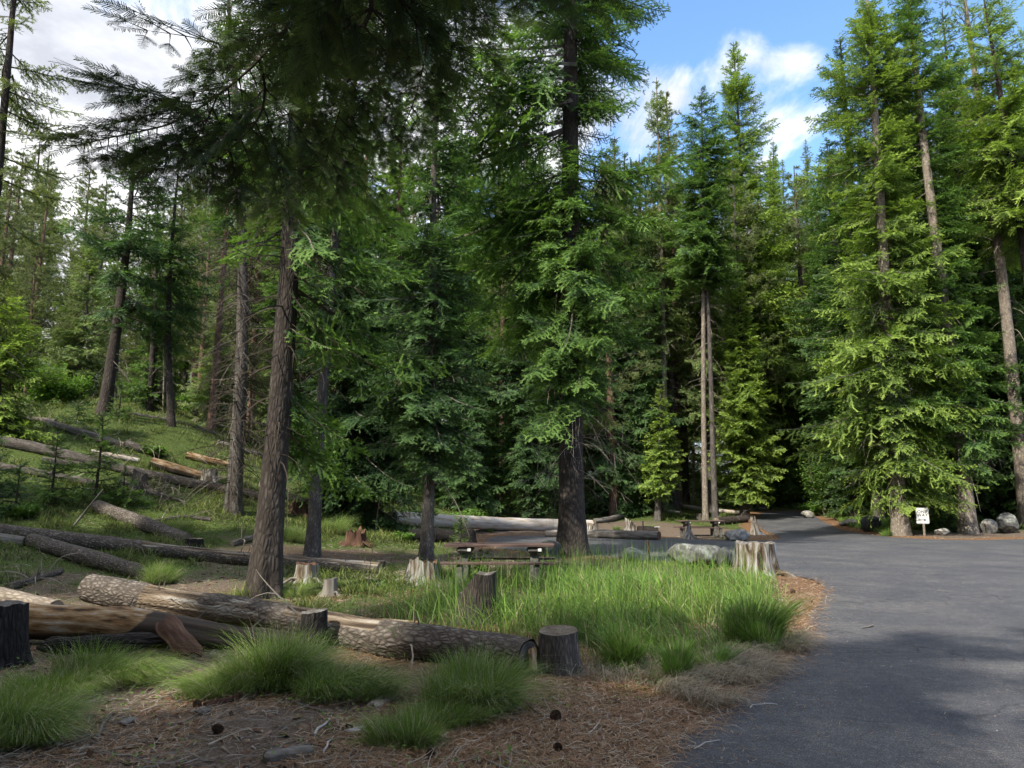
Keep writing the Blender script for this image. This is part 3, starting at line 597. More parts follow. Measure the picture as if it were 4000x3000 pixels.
def make_ground():
    gx = axis_grid(-600, 600, -1, .16, 1.045); gy = axis_grid(-120, 900, 8, .16, 1.045); X, Y = np.meshgrid(gx, gy)
    x, y = X.ravel(), Y.ravel(); rd = np.full(len(x), 60.); m = (abs(x) < 75) & (y > -30) & (y < 110); rd[m] = road_dist(x[m], y[m])
    z = terr(x, y, rd); z = np.where(rd < .02, base_h(x, y, rd)-.03, z)
    g = green_mask(x, y, rd); nx = len(gx); i = (np.arange(len(gy)-1)*nx)[:, None]; j = np.arange(nx-1)[None]
    Q = np.stack((i+j, i+j+1, i+nx+j+1, i+nx+j), -1).reshape(-1, 4)
    orange = np.clip(ss(1.7, .25, rd)*(.6+.8*ss(25, 36, y)*ss(8, 12, x))+.75*ss(9, 7, y)*ss(-1.5, .5, x)+.25*np.exp(-(((x+5)/3.5)**2+((y-21)/3)**2)), 0, 1)
    m, n, l = newmat('forest_floor'); out = n.new('ShaderNodeOutputMaterial'); b = n.new('ShaderNodeBsdfPrincipled'); l.new(b.outputs[0], out.inputs[0]); b.inputs['Roughness'].default_value = .95; b.inputs['Specular IOR Level'].default_value = .15
    geo = n.new('ShaderNodeNewGeometry'); ag = n.new('ShaderNodeAttribute'); ag.attribute_name = 'green'; ao = n.new('ShaderNodeAttribute'); ao.attribute_name = 'orange'
    def nz(s, d=8, r=.6, dist=0.):
        t = n.new('ShaderNodeTexNoise'); t.inputs['Scale'].default_value = s; t.inputs['Detail'].default_value = d; t.inputs['Roughness'].default_value = r; t.inputs['Distortion'].default_value = dist; l.new(geo.outputs['Position'], t.inputs['Vector']); return t.outputs['Fac']
    fine = nz(38, 8, .75, .6); mid = nz(5, 8, .65); big = nz(1.1, 5)
    soil = ramp(n, [(.3, (.036, .027, .021)), (.5, (.125, .095, .072)), (.66, (.26, .21, .165)), (.78, (.40, .35, .29))]); l.new(fine, soil.inputs[0])
    ndl = ramp(n, [(.3, (.045, .025, .015)), (.5, (.17, .095, .052)), (.66, (.31, .19, .11)), (.8, (.45, .33, .22))]); l.new(fine, ndl.inputs[0])
    grs = ramp(n, [(.3, (.02, .032, .010)), (.5, (.06, .09, .022)), (.7, (.13, .17, .045)), (.85, (.22, .22, .11))]); l.new(nz(22, 8, .75, .4), grs.inputs[0])
    def mixc(fac, A, B):
        mx = n.new('ShaderNodeMix'); mx.data_type = 'RGBA'; l.new(fac, mx.inputs[0]); l.new(A, mx.inputs['A']); l.new(B, mx.inputs['B']); return mx.outputs['Result']
    def thr(a, nn, k, lo, hi):
        q = N(n, 'ShaderNodeMath', operation='MULTIPLY_ADD'); l.new(nn, q.inputs[0]); q.inputs[1].default_value = k; l.new(a, q.inputs[2]); r_ = n.new('ShaderNodeMapRange'); l.new(q.outputs[0], r_.inputs[0]); r_.inputs[1].default_value = lo; r_.inputs[2].default_value = hi; return r_.outputs[0]
    c = mixc(thr(ao.outputs['Fac'], mid, .7, .45, 1.0), soil.outputs[0], ndl.outputs[0]); c = mixc(thr(ag.outputs['Fac'], mid, .8, .62, .98), c, grs.outputs[0])
    l.new(c, b.inputs['Base Color']); bp = n.new('ShaderNodeBump'); bp.inputs['Strength'].default_value = .8; bp.inputs['Distance'].default_value = .03; l.new(fine, bp.inputs['Height']); l.new(bp.outputs[0], b.inputs['Normal'])
    o = build('ground', [(np.stack((x, y, z), -1), Q, 0, {'green': g, 'orange': orange})], [m], None, True); tag(o, kind='structure')
make_ground()
def make_road():
    from mathutils.geometry import delaunay_2d_cdt
    P = [Vector((float(a), float(b))) for a, b in ROADP]; n = len(P); edges = [(i, (i+1) % n) for i in range(n)]; ex = []
    for Y in np.concatenate((np.arange(-12, 45, 1.2), np.arange(45, 84, 2.))):
        for X in np.arange(-4, 58, 1.6): ex.append((X+.3*math.sin(Y), Y))
    ex = np.array(ex); d = road_dist(ex[:, 0], ex[:, 1]); ex = ex[d < -.6]
    V, E, F, *_ = delaunay_2d_cdt(P+[Vector((float(a), float(b))) for a, b in ex], edges, [list(range(n))], 1, 1e-5)
    V = np.array([v[:] for v in V]); F = np.array([f for f in F if len(f) == 3]); Z = base_h(V[:, 0], V[:, 1])+.005
    m, nn, l = newmat('asphalt'); out = nn.new('ShaderNodeOutputMaterial'); b = nn.new('ShaderNodeBsdfPrincipled'); l.new(b.outputs[0], out.inputs[0]); b.inputs['Roughness'].default_value = .82; b.inputs['Specular IOR Level'].default_value = .35
    geo = nn.new('ShaderNodeNewGeometry')
    def nz(s, d=6, r=.6, dist=0.):
        t = nn.new('ShaderNodeTexNoise'); t.inputs['Scale'].default_value = s; t.inputs['Detail'].default_value = d; t.inputs['Roughness'].default_value = r; t.inputs['Distortion'].default_value = dist; l.new(geo.outputs['Position'], t.inputs['Vector']); return t.outputs['Fac']
    fine = nz(120, 3, .7); big = nz(.6, 6, .6, .5)
    r1 = ramp(nn, [(.34, (.032, .033, .037)), (.5, (.064, .066, .073)), (.60, (.112, .114, .122)), (.70, (.27, .265, .26))]); l.new(fine, r1.inputs[0])
    r2 = ramp(nn, [(.32, (.78, .80, .86)), (.5, (1.02, 1.02, 1.03)), (.68, (1.45, 1.38, 1.30))]); l.new(big, r2.inputs[0])
    mx = nn.new('ShaderNodeMix'); mx.data_type = 'RGBA'; mx.blend_type = 'MULTIPLY'; mx.inputs[0].default_value = 1; l.new(r1.outputs[0], mx.inputs['A']); l.new(r2.outputs[0], mx.inputs['B']); c = mx.outputs['Result']
    # pale stone chips
    v = nn.new('ShaderNodeTexVoronoi'); v.inputs['Scale'].default_value = 16; l.new(geo.outputs['Position'], v.inputs['Vector']); mr = nn.new('ShaderNodeMapRange'); l.new(v.outputs['Distance'], mr.inputs[0]); mr.inputs[1].default_value = .10; mr.inputs[2].default_value = .07
    sp = nn.new('ShaderNodeSeparateXYZ'); l.new(v.outputs['Color'], sp.inputs[0]); gt = N(nn, 'ShaderNodeMath', operation='GREATER_THAN'); gt.inputs[1].default_value = .86; l.new(sp.outputs[0], gt.inputs[0]); mm = N(nn, 'ShaderNodeMath', operation='MULTIPLY'); l.new(gt.outputs[0], mm.inputs[0]); l.new(mr.outputs[0], mm.inputs[1])
    m2 = nn.new('ShaderNodeMix'); m2.data_type = 'RGBA'; l.new(mm.outputs[0], m2.inputs[0]); l.new(c, m2.inputs['A']); m2.inputs['B'].default_value = (.34, .32, .29, 1); c = m2.outputs['Result']
    # fine cracks
    vc = nn.new('ShaderNodeTexVoronoi'); vc.feature = 'DISTANCE_TO_EDGE'; vc.inputs['Scale'].default_value = .42; nd = nn.new('ShaderNodeTexNoise'); nd.inputs['Scale'].default_value = 1.6; nd.inputs['Detail'].default_value = 8; l.new(geo.outputs['Position'], nd.inputs['Vector'])
    va = N(nn, 'ShaderNodeVectorMath', operation='ADD'); l.new(geo.outputs['Position'], va.inputs[0]); l.new(nd.outputs['Color'], va.inputs[1]); l.new(va.outputs[0], vc.inputs['Vector']); mc = nn.new('ShaderNodeMapRange'); l.new(vc.outputs['Distance'], mc.inputs[0]); mc.inputs[1].default_value = .0; mc.inputs[2].default_value = .010; mc.inputs[3].default_value = .45; mc.inputs[4].default_value = 1
    mk = nn.new('ShaderNodeMapRange'); l.new(nz(.35, 3), mk.inputs[0]); mk.inputs[1].default_value = .50; mk.inputs[2].default_value = .56; mxk = nn.new('ShaderNodeMix'); mxk.data_type = 'FLOAT'; l.new(mk.outputs[0], mxk.inputs[0]); mxk.inputs['A'].default_value = 1.; l.new(mc.outputs[0], mxk.inputs['B'])
    m3 = nn.new('ShaderNodeMix'); m3.data_type = 'RGBA'; m3.blend_type = 'MULTIPLY'; m3.inputs[0].default_value = 1; l.new(c, m3.inputs['A']); l.new(mxk.outputs[0], m3.inputs['B']); c = m3.outputs['Result']
    st = ramp(nn, [(.40, (.80, .80, .82)), (.55, (1.0, 1.0, 1.0)), (.70, (1.25, 1.2, 1.12))]); l.new(nz(7, 6, .7, .6), st.inputs[0]); m4 = nn.new('ShaderNodeMix'); m4.data_type = 'RGBA'; m4.blend_type = 'MULTIPLY'; m4.inputs[0].default_value = 1; l.new(c, m4.inputs['A']); l.new(st.outputs[0], m4.inputs['B']); c = m4.outputs['Result']
    l.new(c, b.inputs['Base Color']); bp = nn.new('ShaderNodeBump'); bp.inputs['Strength'].default_value = .9; bp.inputs['Distance'].default_value = .008; l.new(fine, bp.inputs['Height']); l.new(bp.outputs[0], b.inputs['Normal'])
    o = build('road', [(np.stack((V[:, 0], V[:, 1], Z), -1), F, 0, {})], [m], None, False); tag(o, kind='structure')
make_road()
# ------------------------------------------------------------------ the standing trees
TD, TP = TWIG, TWIG_PALE
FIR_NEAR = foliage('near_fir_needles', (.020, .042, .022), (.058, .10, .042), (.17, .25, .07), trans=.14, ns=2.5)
# --- left slope
conifer('fir_tree', 'tall dark fir with thick furrowed trunk standing just behind the long fallen log', (572, 1290), (655, -420), .225, 2.4, zb=2.9, seed=101, mat=FIR, per=3.0, gaps=.30, droop=(-.62, .35), bend=.12,
        dead=[(2.0, 9, 120, 1.25, TWIG_DARK)], q=.02, sides=28, flare=(1.5, .75, 5), keep=lambda az, z: z > 6.3 or (math.cos(az) > .15 and math.sin(az) > -.75 and (2.9 < z < 3.6 or z > 4.6)))
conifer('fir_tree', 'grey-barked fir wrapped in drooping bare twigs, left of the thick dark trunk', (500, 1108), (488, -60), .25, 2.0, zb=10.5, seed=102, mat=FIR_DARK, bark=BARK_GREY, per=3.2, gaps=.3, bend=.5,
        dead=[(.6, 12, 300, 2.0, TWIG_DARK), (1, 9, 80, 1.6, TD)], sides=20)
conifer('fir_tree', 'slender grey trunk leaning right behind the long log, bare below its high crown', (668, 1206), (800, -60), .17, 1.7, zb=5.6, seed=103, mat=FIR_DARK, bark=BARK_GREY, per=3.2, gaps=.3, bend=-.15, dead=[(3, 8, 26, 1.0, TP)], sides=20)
conifer('fir_tree', 'open-crowned fir with long level boughs at the top of the grassy slope', (228, 897), (292, 300), .27, 4.1, zb=4.2, seed=104, mat=FIR_DARK, dz=.55, per=3.4, prof=prof_open, droop=(-.18, .5), gaps=.22, dead=[(1.5, 5, 14, 2.2, TD)], bend=.1)
conifer('fir_tree', 'slim fir with a bent base on the slope, right of the open-crowned fir', (372, 921), (385, 360), .16, 2.4, zb=5.0, seed=105, mat=FIR_DARK, dz=.5, per=3.2, gaps=.25, bend=-.3, dead=[(1.5, 6, 24, 1.3, TD)])
conifer('fir_tree', 'thin dark fir behind the bent one on the slope, its trunk half hidden', (322, 888), (345, 400), .16, 2.2, zb=4.2, seed=106, mat=FIR_DARK, dz=.5, per=3.2, gaps=.25, dead=[(1.5, 6, 14, 1.2, TD)])
conifer('fir_tree', 'narrow leaning fir trunk between the bent fir and the reddish trunk', (392, 872), (440, 340), .14, 2.0, zb=6.5, seed=107, mat=FIR, dz=.5, per=3.2, gaps=.25, dead=[(1.5, 7, 16, 1.2, TD)])
conifer('fir_tree', 'reddish slender trunk with hanging dead twigs, left of the twig-wrapped fir', (458, 932), (505, 210), .17, 1.8, zb=9.5, seed=108, mat=FIR, bark=BARK_RED, dz=.45, per=3.0, gaps=.3, dead=[(3, 11, 90, 1.5, TD)])
conifer('fir_tree', 'bushy bright green young fir at the left edge of the photo', (-8, 945), (8, 610), .12, 2.1, zb=.3, seed=109, mat=FIR_YEL, dz=.24, per=5.5, gaps=.05)
ob, _, _ = conifer('larch_tree', 'sparse drooping larch at the left edge, trunk leaning into the sky', (-75, 1085), (52, -220), .20, 2.9, zb=5.5, seed=110, mat=PINE, kind='fir', dz=.62, per=2.3, gaps=.2, droop=(-.62, .1), prof=prof_open, dead=[(3, 8, 20, 1.5, TD)], q=.024)
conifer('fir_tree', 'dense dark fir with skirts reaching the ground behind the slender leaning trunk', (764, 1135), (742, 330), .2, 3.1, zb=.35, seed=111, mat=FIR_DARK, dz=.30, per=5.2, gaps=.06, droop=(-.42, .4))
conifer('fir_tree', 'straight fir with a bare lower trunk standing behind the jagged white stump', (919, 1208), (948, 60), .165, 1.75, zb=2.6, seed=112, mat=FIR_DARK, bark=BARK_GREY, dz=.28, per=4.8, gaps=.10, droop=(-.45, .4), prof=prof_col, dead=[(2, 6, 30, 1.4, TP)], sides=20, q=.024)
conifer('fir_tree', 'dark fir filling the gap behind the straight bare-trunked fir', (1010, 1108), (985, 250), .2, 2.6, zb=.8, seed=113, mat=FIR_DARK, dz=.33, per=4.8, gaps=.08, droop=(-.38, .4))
conifer('fir_tree', 'towering fir with the thickest trunk in the middle, bark bare at the bottom', (1243, 1200), (1218, -560), .40, 3.8, zb=5.0, seed=114, mat=FIR, bark=BARK_DARK, dz=.32, per=5.0, gaps=.14, lobes=.75, droop=(-.40, .35), prof=prof_col, dead=[(2.2, 6.5, 60, 1.9, TP), (2.5, 9, 40, 2.2, TD)], sides=32, q=.024, flare=(1.7, .5, 6),
        keep=lambda az, z: not (12.9 < z < 13.7 or (z > 13 and math.sin(az) < -.7 and math.cos(az) > -.35)))
conifer('fir_tree', 'dark fir with drooping skirts at the left side of the thickest trunk', (1150, 1128), (1135, 420), .2, 2.8, zb=.8, seed=115, mat=FIR_DARK, dz=.33, per=5, gaps=.08, droop=(-.45, .35))
conifer('fir_tree', 'dark-skirted fir just right of the thickest trunk, boughs brushing the ground', (1345, 1112), (1350, 330), .22, 3.4, zb=.4, seed=116, mat=FIR_DARK, dz=.34, per=5, gaps=.10, droop=(-.50, .35), dead=[(1, 6, 40, 1.8, TD)])
conifer('fir_tree', 'pale sunlit fir with a pointed top between the two tall central firs', (1085, 1050), (1072, 92), .3, 4.0, zb=3, seed=117, mat=FIR_PALE, dz=.5, per=4.6, gaps=.1)
# --- middle right
conifer('fir_tree', 'small-crowned fir on a grey trunk at the edge of the camp ground', (1421, 1124), (1428, 830), .2, 1.6, zb=1.6, seed=118, mat=FIR_YEL, bark=BARK_GREY, dz=.26, per=5, gaps=.08)
conifer('fir_tree', 'pale-barked fir with a very thin crown, first tall pole left of the burnt pine', (1437, 1106), (1421, 165), .22, 3.0, zb=12, seed=119, mat=FIR_PALE, bark=BARK_PALE, dz=.45, per=3.6, gaps=.2, dead=[(4, 15, 60, 1.8, TP)])
conifer('pine_tree', 'red-barked pine with a fire-blackened base behind the picnic site', (1467, 1096), (1440, 200), .36, 3.2, zb=15, seed=120, kind='pine', mat=PINE, bark=BARK_RED, dead=[(5, 14, 20, 1.8, TP)], flare=(1.6, .5, 4))
conifer('fir_tree', 'left one of the twin bare grey poles behind the picnic table', (1527, 1126), (1512, 192), .19, 3.0, zb=16, seed=121, mat=FIR, bark=BARK_PALE, dz=.4, per=4.0, gaps=.15, dead=[(5, 16, 50, 1.0, TD)])
conifer('fir_tree', 'right one of the twin bare grey poles behind the picnic table', (1549, 1127), (1512, 330), .20, 2.2, zb=15.5, seed=122, mat=FIR, bark=BARK_GREY, dz=.4, per=3.8, gaps=.2, dead=[(4, 15, 50, 1.4, TP)])
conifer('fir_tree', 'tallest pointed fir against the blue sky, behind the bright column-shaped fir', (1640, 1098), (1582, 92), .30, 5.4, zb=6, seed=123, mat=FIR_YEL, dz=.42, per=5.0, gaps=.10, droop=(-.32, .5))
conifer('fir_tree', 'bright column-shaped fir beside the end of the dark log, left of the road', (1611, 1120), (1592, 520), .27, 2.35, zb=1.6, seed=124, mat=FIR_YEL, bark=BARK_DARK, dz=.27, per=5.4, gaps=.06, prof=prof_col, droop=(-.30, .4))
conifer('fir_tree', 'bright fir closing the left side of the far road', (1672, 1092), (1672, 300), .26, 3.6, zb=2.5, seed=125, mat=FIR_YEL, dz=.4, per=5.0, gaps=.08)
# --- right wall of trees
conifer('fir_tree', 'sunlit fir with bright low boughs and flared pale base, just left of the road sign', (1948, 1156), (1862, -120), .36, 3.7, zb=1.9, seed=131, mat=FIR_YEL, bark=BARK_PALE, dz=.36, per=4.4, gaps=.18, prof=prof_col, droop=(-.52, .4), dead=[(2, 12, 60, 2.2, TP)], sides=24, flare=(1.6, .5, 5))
conifer('fir_tree', 'big grey-barked fir with a flared base, just right of the road sign', (2087, 1152), (1952, -160), .36, 2.9, zb=3.2, seed=132, mat=FIR, bark=BARK_PALE, dz=.36, per=4.2, gaps=.18, prof=prof_col, droop=(-.35, .4), dead=[(3, 13, 60, 2.2, TP)], sides=24, flare=(1.6, .5, 5), keep=lambda az, z: not (math.cos(az) < -.0 and math.sin(az) < .2 and 13.5 < z < 20))
conifer('pine_tree', 'pale tan pine trunk slanting at the right edge, bare up to its high crown', (2222, 1150, 40), (2068, -160), .35, 4.2, zb=14.5, seed=133, kind='pine', mat=FIR_YEL, bark=BARK_PALE, dead=[(10, 19, 16, 2.2, TP)], sides=24)
conifer('fir_tree', 'shaded fir trunk standing back between the two flared trunks by the sign', (2012, 1134), (1912, 40), .3, 2.8, zb=5, seed=134, mat=FIR_DARK, bark=BARK_DARK, dz=.42, per=4.6, gaps=.12)
conifer('fir_tree', 'slimmer fir trunk behind the dark boulder, left of the flared pale base', (1902, 1126), (1818, 345), .27, 3.1, zb=3.2, seed=135, mat=FIR, bark=BARK_GREY, dz=.38, per=5, gaps=.1)
conifer('fir_tree', 'dark fir behind and right of the big grey-barked fir, crown into the sky', (2150, 1122), (2035, 20), .3, 3.4, zb=2.0, seed=136, mat=FIR, dz=.38, per=4.2, gaps=.12)
conifer('fir_tree', 'yellowish open-crowned fir reaching over the right edge', (2300, 1152, 38), (2125, -10), .34, 4.4, zb=15.5, seed=137, mat=FIR_YEL, dz=.5, per=4.2, gaps=.15)
conifer('fir_tree', 'dense dark fir at the right edge in front of the slanting pine trunk', (2245, 1135), (2185, 640), .22, 3.0, zb=3.6, seed=138, mat=FIR_DARK, dz=.36, per=5.4, gaps=.06)
conifer('fir_tree', 'dark low-boughed fir behind the leafy shrub by the road', (1812, 1104), (1765, 560), .25, 3.0, zb=.5, seed=139, mat=FIR_DARK, dz=.38, per=5.2, gaps=.06)

for i, (u, v, Y, tu, tv, R_, m) in enumerate([(1702, 1100, 92, 1690, 345, 4.0, FIR_PALE), (1728, 1100, 98, 1722, 372, 4.2, FIR), (1752, 1100, 94, 1742, 335, 4.2, FIR_PALE), (1778, 1100, 100, 1768, 352, 4.4, FIR), (1745, 1100, 112, 1738, 300, 4.4, FIR_PALE), (1690, 1100, 110, 1664, 330, 4.2, FIR)]):
    conifer('fir_tree', ['leftmost pale fir closing the end of the far road', 'dark green fir in the middle of the far road end', 'pale pointed fir above the leafy roadside shrub', 'dark green fir right of the pale pointed one above the shrub', 'tallest pale fir showing over the far road end', 'hazy fir between the bright road fir and the pale one'][i], (u, v, Y), (tu, tv), .25, R_, zb=1.0, seed=141+i, mat=m, dz=.5, per=3.6, gaps=.05, sides=10)

# --- the near fir whose boughs hang over the view (its trunk stands beside the viewer)
def near_fir():
    rng = np.random.default_rng(5); b = np.array((-1.9, -1.6, gz(-1.9, -1.6)))
    axis, H = make_axis(b, b+np.array((.1, .2, 15)), .05, 3)
    ob = thing('fir_tree', 'nearest fir, its flat needled boughs hanging across the top of the view', 'tree', tuple(b))
    build('trunk', trunk_part(axis, H, .30, 3, 24), [BARK_DARK], ob, True)
    # needled shoots: a template shoot, flat two-ranked needles
    tmpl = []
    for s in range(6):
        r = np.random.default_rng(60+s); n = 24; L = .20; x = np.linspace(.01, L, n); V = []; t = []
        cur = r.normal()*.25
        for sg in (-1, 1):
            ln = .044*np.minimum(1, .55+x/L*1.6)*np.minimum(1, (L*1.12-x)/L*2.2+.25)*r.uniform(.8, 1.1, n); a = R(62)-x/L*R(22)+r.normal(size=n)*.10
            bx = x; by = cur*x*x*2; bz = -.10*x*x/L; dx, dy, dz = np.cos(a)*ln, np.sin(a)*ln*sg, r.normal(size=n)*.004-.003
            w = .0027; A = np.stack((bx-w, by, bz), -1); B = np.stack((bx+w, by, bz), -1); C = np.stack((bx+dx+w*.7, by+dy, bz+dz), -1); D = np.stack((bx+dx-w*.7, by+dy, bz+dz), -1)
            V += [np.stack((A, B, C), 1), np.stack((A, C, D), 1)]; tt = .05+.75*x/L; t += [np.repeat(tt, 3), np.repeat(tt, 3)]
        V = np.concatenate(V).reshape(-1, 3); t = np.concatenate(t)
        tmpl.append((V, t))
    FV, FT, LS, LE, LR = [], [], [], [], []
    def shoot(p, d, up, sc, tt):
        V, t = tmpl[rng.integers(6)]; d = d/np.linalg.norm(d); y = np.cross(up, d); y /= np.linalg.norm(y)+1e-9; z = np.cross(d, y)
        M = np.stack((d, y, z)); FV.append(V*sc@M+p); FT.append(np.clip(t*.75+tt, 0, 1)); LS.append(p); LE.append(p+d*.2*sc); LR.append((.0028, .001))
    def bough(pts, r0, L1, dens, lat=(1., 1.), t0=0., start=.12):
        """pts: polyline; side branches length L1 at start tapering; each carrying shoots"""
        P = [np.array(p, float) for p in pts]; Q = []
        for i in range(len(P)-1):
            k = 8
            for j in range(k):
                t = j/k; p0 = P[max(i-1, 0)]; p1 = P[i]; p2 = P[i+1]; p3 = P[min(i+2, len(P)-1)]
                Q.append(.5*((2*p1)+(p2-p0)*t+(2*p0-5*p1+4*p2-p3)*t*t+(3*p1-p0-3*p2+p3)*t**3))
        Q.append(P[-1]); Q = np.array(Q); n = len(Q); S = np.concatenate(([0], np.cumsum(np.linalg.norm(np.diff(Q, axis=0), axis=1)))); tot = S[-1]
        for i in range(n-1): LS.append(Q[i]); LE.append(Q[i+1]); LR.append((r0*(1-.85*S[i]/tot), r0*(1-.85*S[i+1]/tot)))
        s = start*tot
        while s < tot:
            f = s/tot; i = min(np.searchsorted(S, s), n-1); p = Q[i]; d = norm((Q[min(i+1, n-1)]-Q[i-1])[None])[0]; up = np.array((0, 0, 1.)); sd = norm(np.cross(up, d)[None])[0]
            for sg in (-1, 1):
                ln = L1*(1-f)**.55*min(1, .5+f*2)*rng.uniform(.6, 1.2)*lat[0 if sg < 0 else 1]+.10; a = R(rng.uniform(40, 65)); bd = d*math.cos(a)+sd*sg*math.sin(a)+up*rng.normal()*.10; bd[2] -= .05
                k = max(1, int(ln/.085)); q = p.copy(); dd = bd.copy()
                for j in range(k):
                    dd = dd+d*.05+up*(-.05+rng.normal()*.03); dd /= np.linalg.norm(dd); q2 = q+dd*ln/k; LS.append(q); LE.append(q2); LR.append((.0045*(1-j/k)+.0012, .0045*(1-(j+1)/k)+.0012)); q = q2
                    sl = .55+.75*(1-(j+1)/k)
                    for s2 in (-1, 1):
                        if rng.random() > .85*dens: continue
                        b = R(rng.uniform(38, 60))*s2; sd2 = np.cross(up, dd); e = dd*math.cos(b)+sd2*math.sin(b)+up*rng.normal()*.12; shoot(q, e+np.array((0, 0, -.12)), up+rng.normal(size=3)*.55, sl*rng.uniform(.7, 1.15), t0+.12*f)
                shoot(q, dd, up+rng.normal(size=3)*.2, rng.uniform(.8, 1.2), t0+.2)
                # needles along the side branch itself
            s += .105*rng.uniform(.7, 1.3)/dens
        shoot(Q[-1], Q[-1]-Q[-2], np.array((0, 0, 1.)), 1.3, t0+.25)
    tr = lambda z: np.array((b[0]+axis(z)[0], b[1]+axis(z)[1], b[2]+z))
    A = lambda u, v, Y: at(u, v, Y)
    # the dark arm reaching down to the left against the clouds
    bough([tr(7.2), A(760, -260, 2.6), A(640, 20, 3.6), A(560, 128, 4.1), A(470, 205, 4.35), A(380, 262, 4.55), A(300, 285, 4.7), A(225, 300, 4.8), A(150, 318, 4.9)], .030, .56, 1.25, start=.50)
    bough([A(560, 128, 4.1), A(520, 110, 4.2), A(460, 92, 4.35), A(400, 78, 4.5), A(318, 66, 4.6)], .010, .24, .6, start=.35)
    bough([A(560, 128, 4.1), A(572, 190, 4.2), A(560, 250, 4.25), A(520, 300, 4.4), A(470, 345, 4.5), A(415, 372, 4.6)], .010, .50, 1.15, start=.15)
    bough([A(470, 205, 4.35), A(400, 222, 4.4), A(320, 200, 4.5), A(240, 190, 4.6)], .007, .34, 1.2, start=.2)
    bough([A(470, 205, 4.35), A(430, 290, 4.5), A(380, 330, 4.6), A(300, 350, 4.7)], .007, .40, 1.2, start=.1)
    # the dense mass across the top
    bough([tr(7.0), A(1000, -420, 2.9), A(860, -120, 4.2), A(780, 80, 5.0), A(730, 250, 5.6), A(690, 400, 6.1)], .03, .85, 1.15, start=.42)
    bough([tr(7.3), A(1100, -420, 2.8), A(960, -100, 4.4), A(930, 60, 5.1), A(900, 200, 5.7), A(860, 300, 6.2)], .03, .85, 1.15, start=.42)
    bough([tr(7.6), A(1200, -420, 2.8), A(1060, -130, 4.3), A(1035, -20, 5.0), A(1050, 30, 5.4), A(1085, 50, 5.7)], .028, .62, .95, start=.5)
    bough([tr(6.7), A(860, -420, 2.9), A(700, -60, 4.2), A(640, 180, 5.2), A(620, 330, 5.8), A(600, 445, 6.4)], .028, .72, .95, start=.42)
    bough([A(860, -120, 4.2), A(820, 100, 5.6), A(790, 280, 6.4), A(770, 420, 7.0)], .014, .75, .95, start=.1, t0=.15)
    bough([A(960, -100, 4.4), A(985, 60, 5.2), A(1000, 160, 5.6), A(985, 240, 6.0)], .012, .45, .9, start=.2)
    bough([A(700, -60, 4.2), A(700, 200, 6.2), A(650, 380, 7.0), A(600, 460, 7.4)], .014, .8, .9, start=.15, t0=.12)
    for z in np.arange(4.6, 9.6, .5):
        az = rng.uniform(-2.6, -.5); d = np.array((math.cos(az), math.sin(az), -.1)); o = tr(z); L = rng.uniform(1.6, 3)
        bough([o, o+d*L*.5, o+d*L+np.array((0, 0, -.5))], .02, .6, .25, start=.25)
    V = np.concatenate(FV); t = np.concatenate(FT)-0.; CR = (V-b, np.arange(len(V)).reshape(-1, 3), 0, {'tip': t})
    S = np.array(LS)-b; E = np.array(LE)-b; r = np.array(LR); n = len(S); T = norm(E-S); X = norm(np.cross(T, np.array((.12, .21, .96)))); Y = np.cross(T, X)
    VV = np.stack([S+(X*math.cos(a)+Y*math.sin(a))*r[:, :1] for a in (0, 2.09, 4.19)]+[E+(X*math.cos(a)+Y*math.sin(a))*r[:, 1:] for a in (0, 2.09, 4.19)], 1); bb = (np.arange(n)*6)[:, None]
    Q = np.concatenate([bb+np.array([[i, (i+1) % 3, 3+(i+1) % 3, 3+i]]) for i in range(3)])
    # upper crown, coarse, out of the frame overhead
    build('crown', [CR, (VV.reshape(-1, 3), Q, 1, {'bk': VV.reshape(-1, 3)})], [FIR_NEAR, TWIG_DARK], ob)
    fol, lim = crown(H, 9.5, 1.8, .05, 77, axis, dz=.6, per=2.5); build('upper_crown', [fol], [FIR_DARK], ob); 

near_fir()

# --- forest behind, individual copies of a few kinds
def skyline(u):
    T = [(-300, 250), (0, 290), (60, 300), (130, 345), (260, 400), (420, 330), (520, 230), (700, 150), (850, 190), (960, 230), (1060, 210), (1180, 260), (1330, 300), (1420, 190), (1470, 300), (1560, 330), (1640, 330), (1700, 345), (1752, 350), (1790, 250), (1850, 60), (2000, 40), (2212, 60), (2600, 60)]
    return float(np.interp(u, [t[0] for t in T], [t[1] for t in T]))
def proto(kind, seed, H, R_, zb, mat, bark, q, **k):
    axis, _ = make_axis(np.zeros(3), np.array((.2, .1, H)), .15, seed)
    ob = thing('pine_tree' if kind == 'pine' else 'fir_tree', 'x', 'tree', (0, 0, 0)); build('trunk', trunk_part(axis, H, H*.0125, seed, 10, step=1.5), [bark], ob, True)
    fol, lim = (pine_crown if kind == 'pine' else crown)(H, zb, R_, q, seed, axis, **k); build('crown', [fol, (lim[0], lim[1], 1, lim[3])], [mat, TWIG], ob); return ob, H
PF = [proto('fir', 201, 22, 3.6, 3.0, FIR, BARK_GREY, .052, dz=.44, per=5), proto('fir', 202, 24, 3.8, 6.0, FIR_PALE, BARK_GREY, .052, dz=.5, per=4.6, gaps=.15),
      proto('fir', 203, 20, 2.6, 1.0, FIR_DARK, BARK_DARK, .052, dz=.42, per=5), proto('fir', 204, 26, 3.5, 9.0, FIR, BARK_RED, .052, dz=.5, per=4.4, gaps=.2)]
PL = [proto('fir', 205, 13, 2.7, .7, FIR_PALE, BARK_GREY, .055, dz=.40, per=4.6), proto('fir', 206, 11, 2.5, .5, FIR, BARK_DARK, .055, dz=.38, per=4.8), proto('pine', 213, 14, 3.2, 1.6, PINE, BARK_RED, .06, dz=.42, per=4.2)]
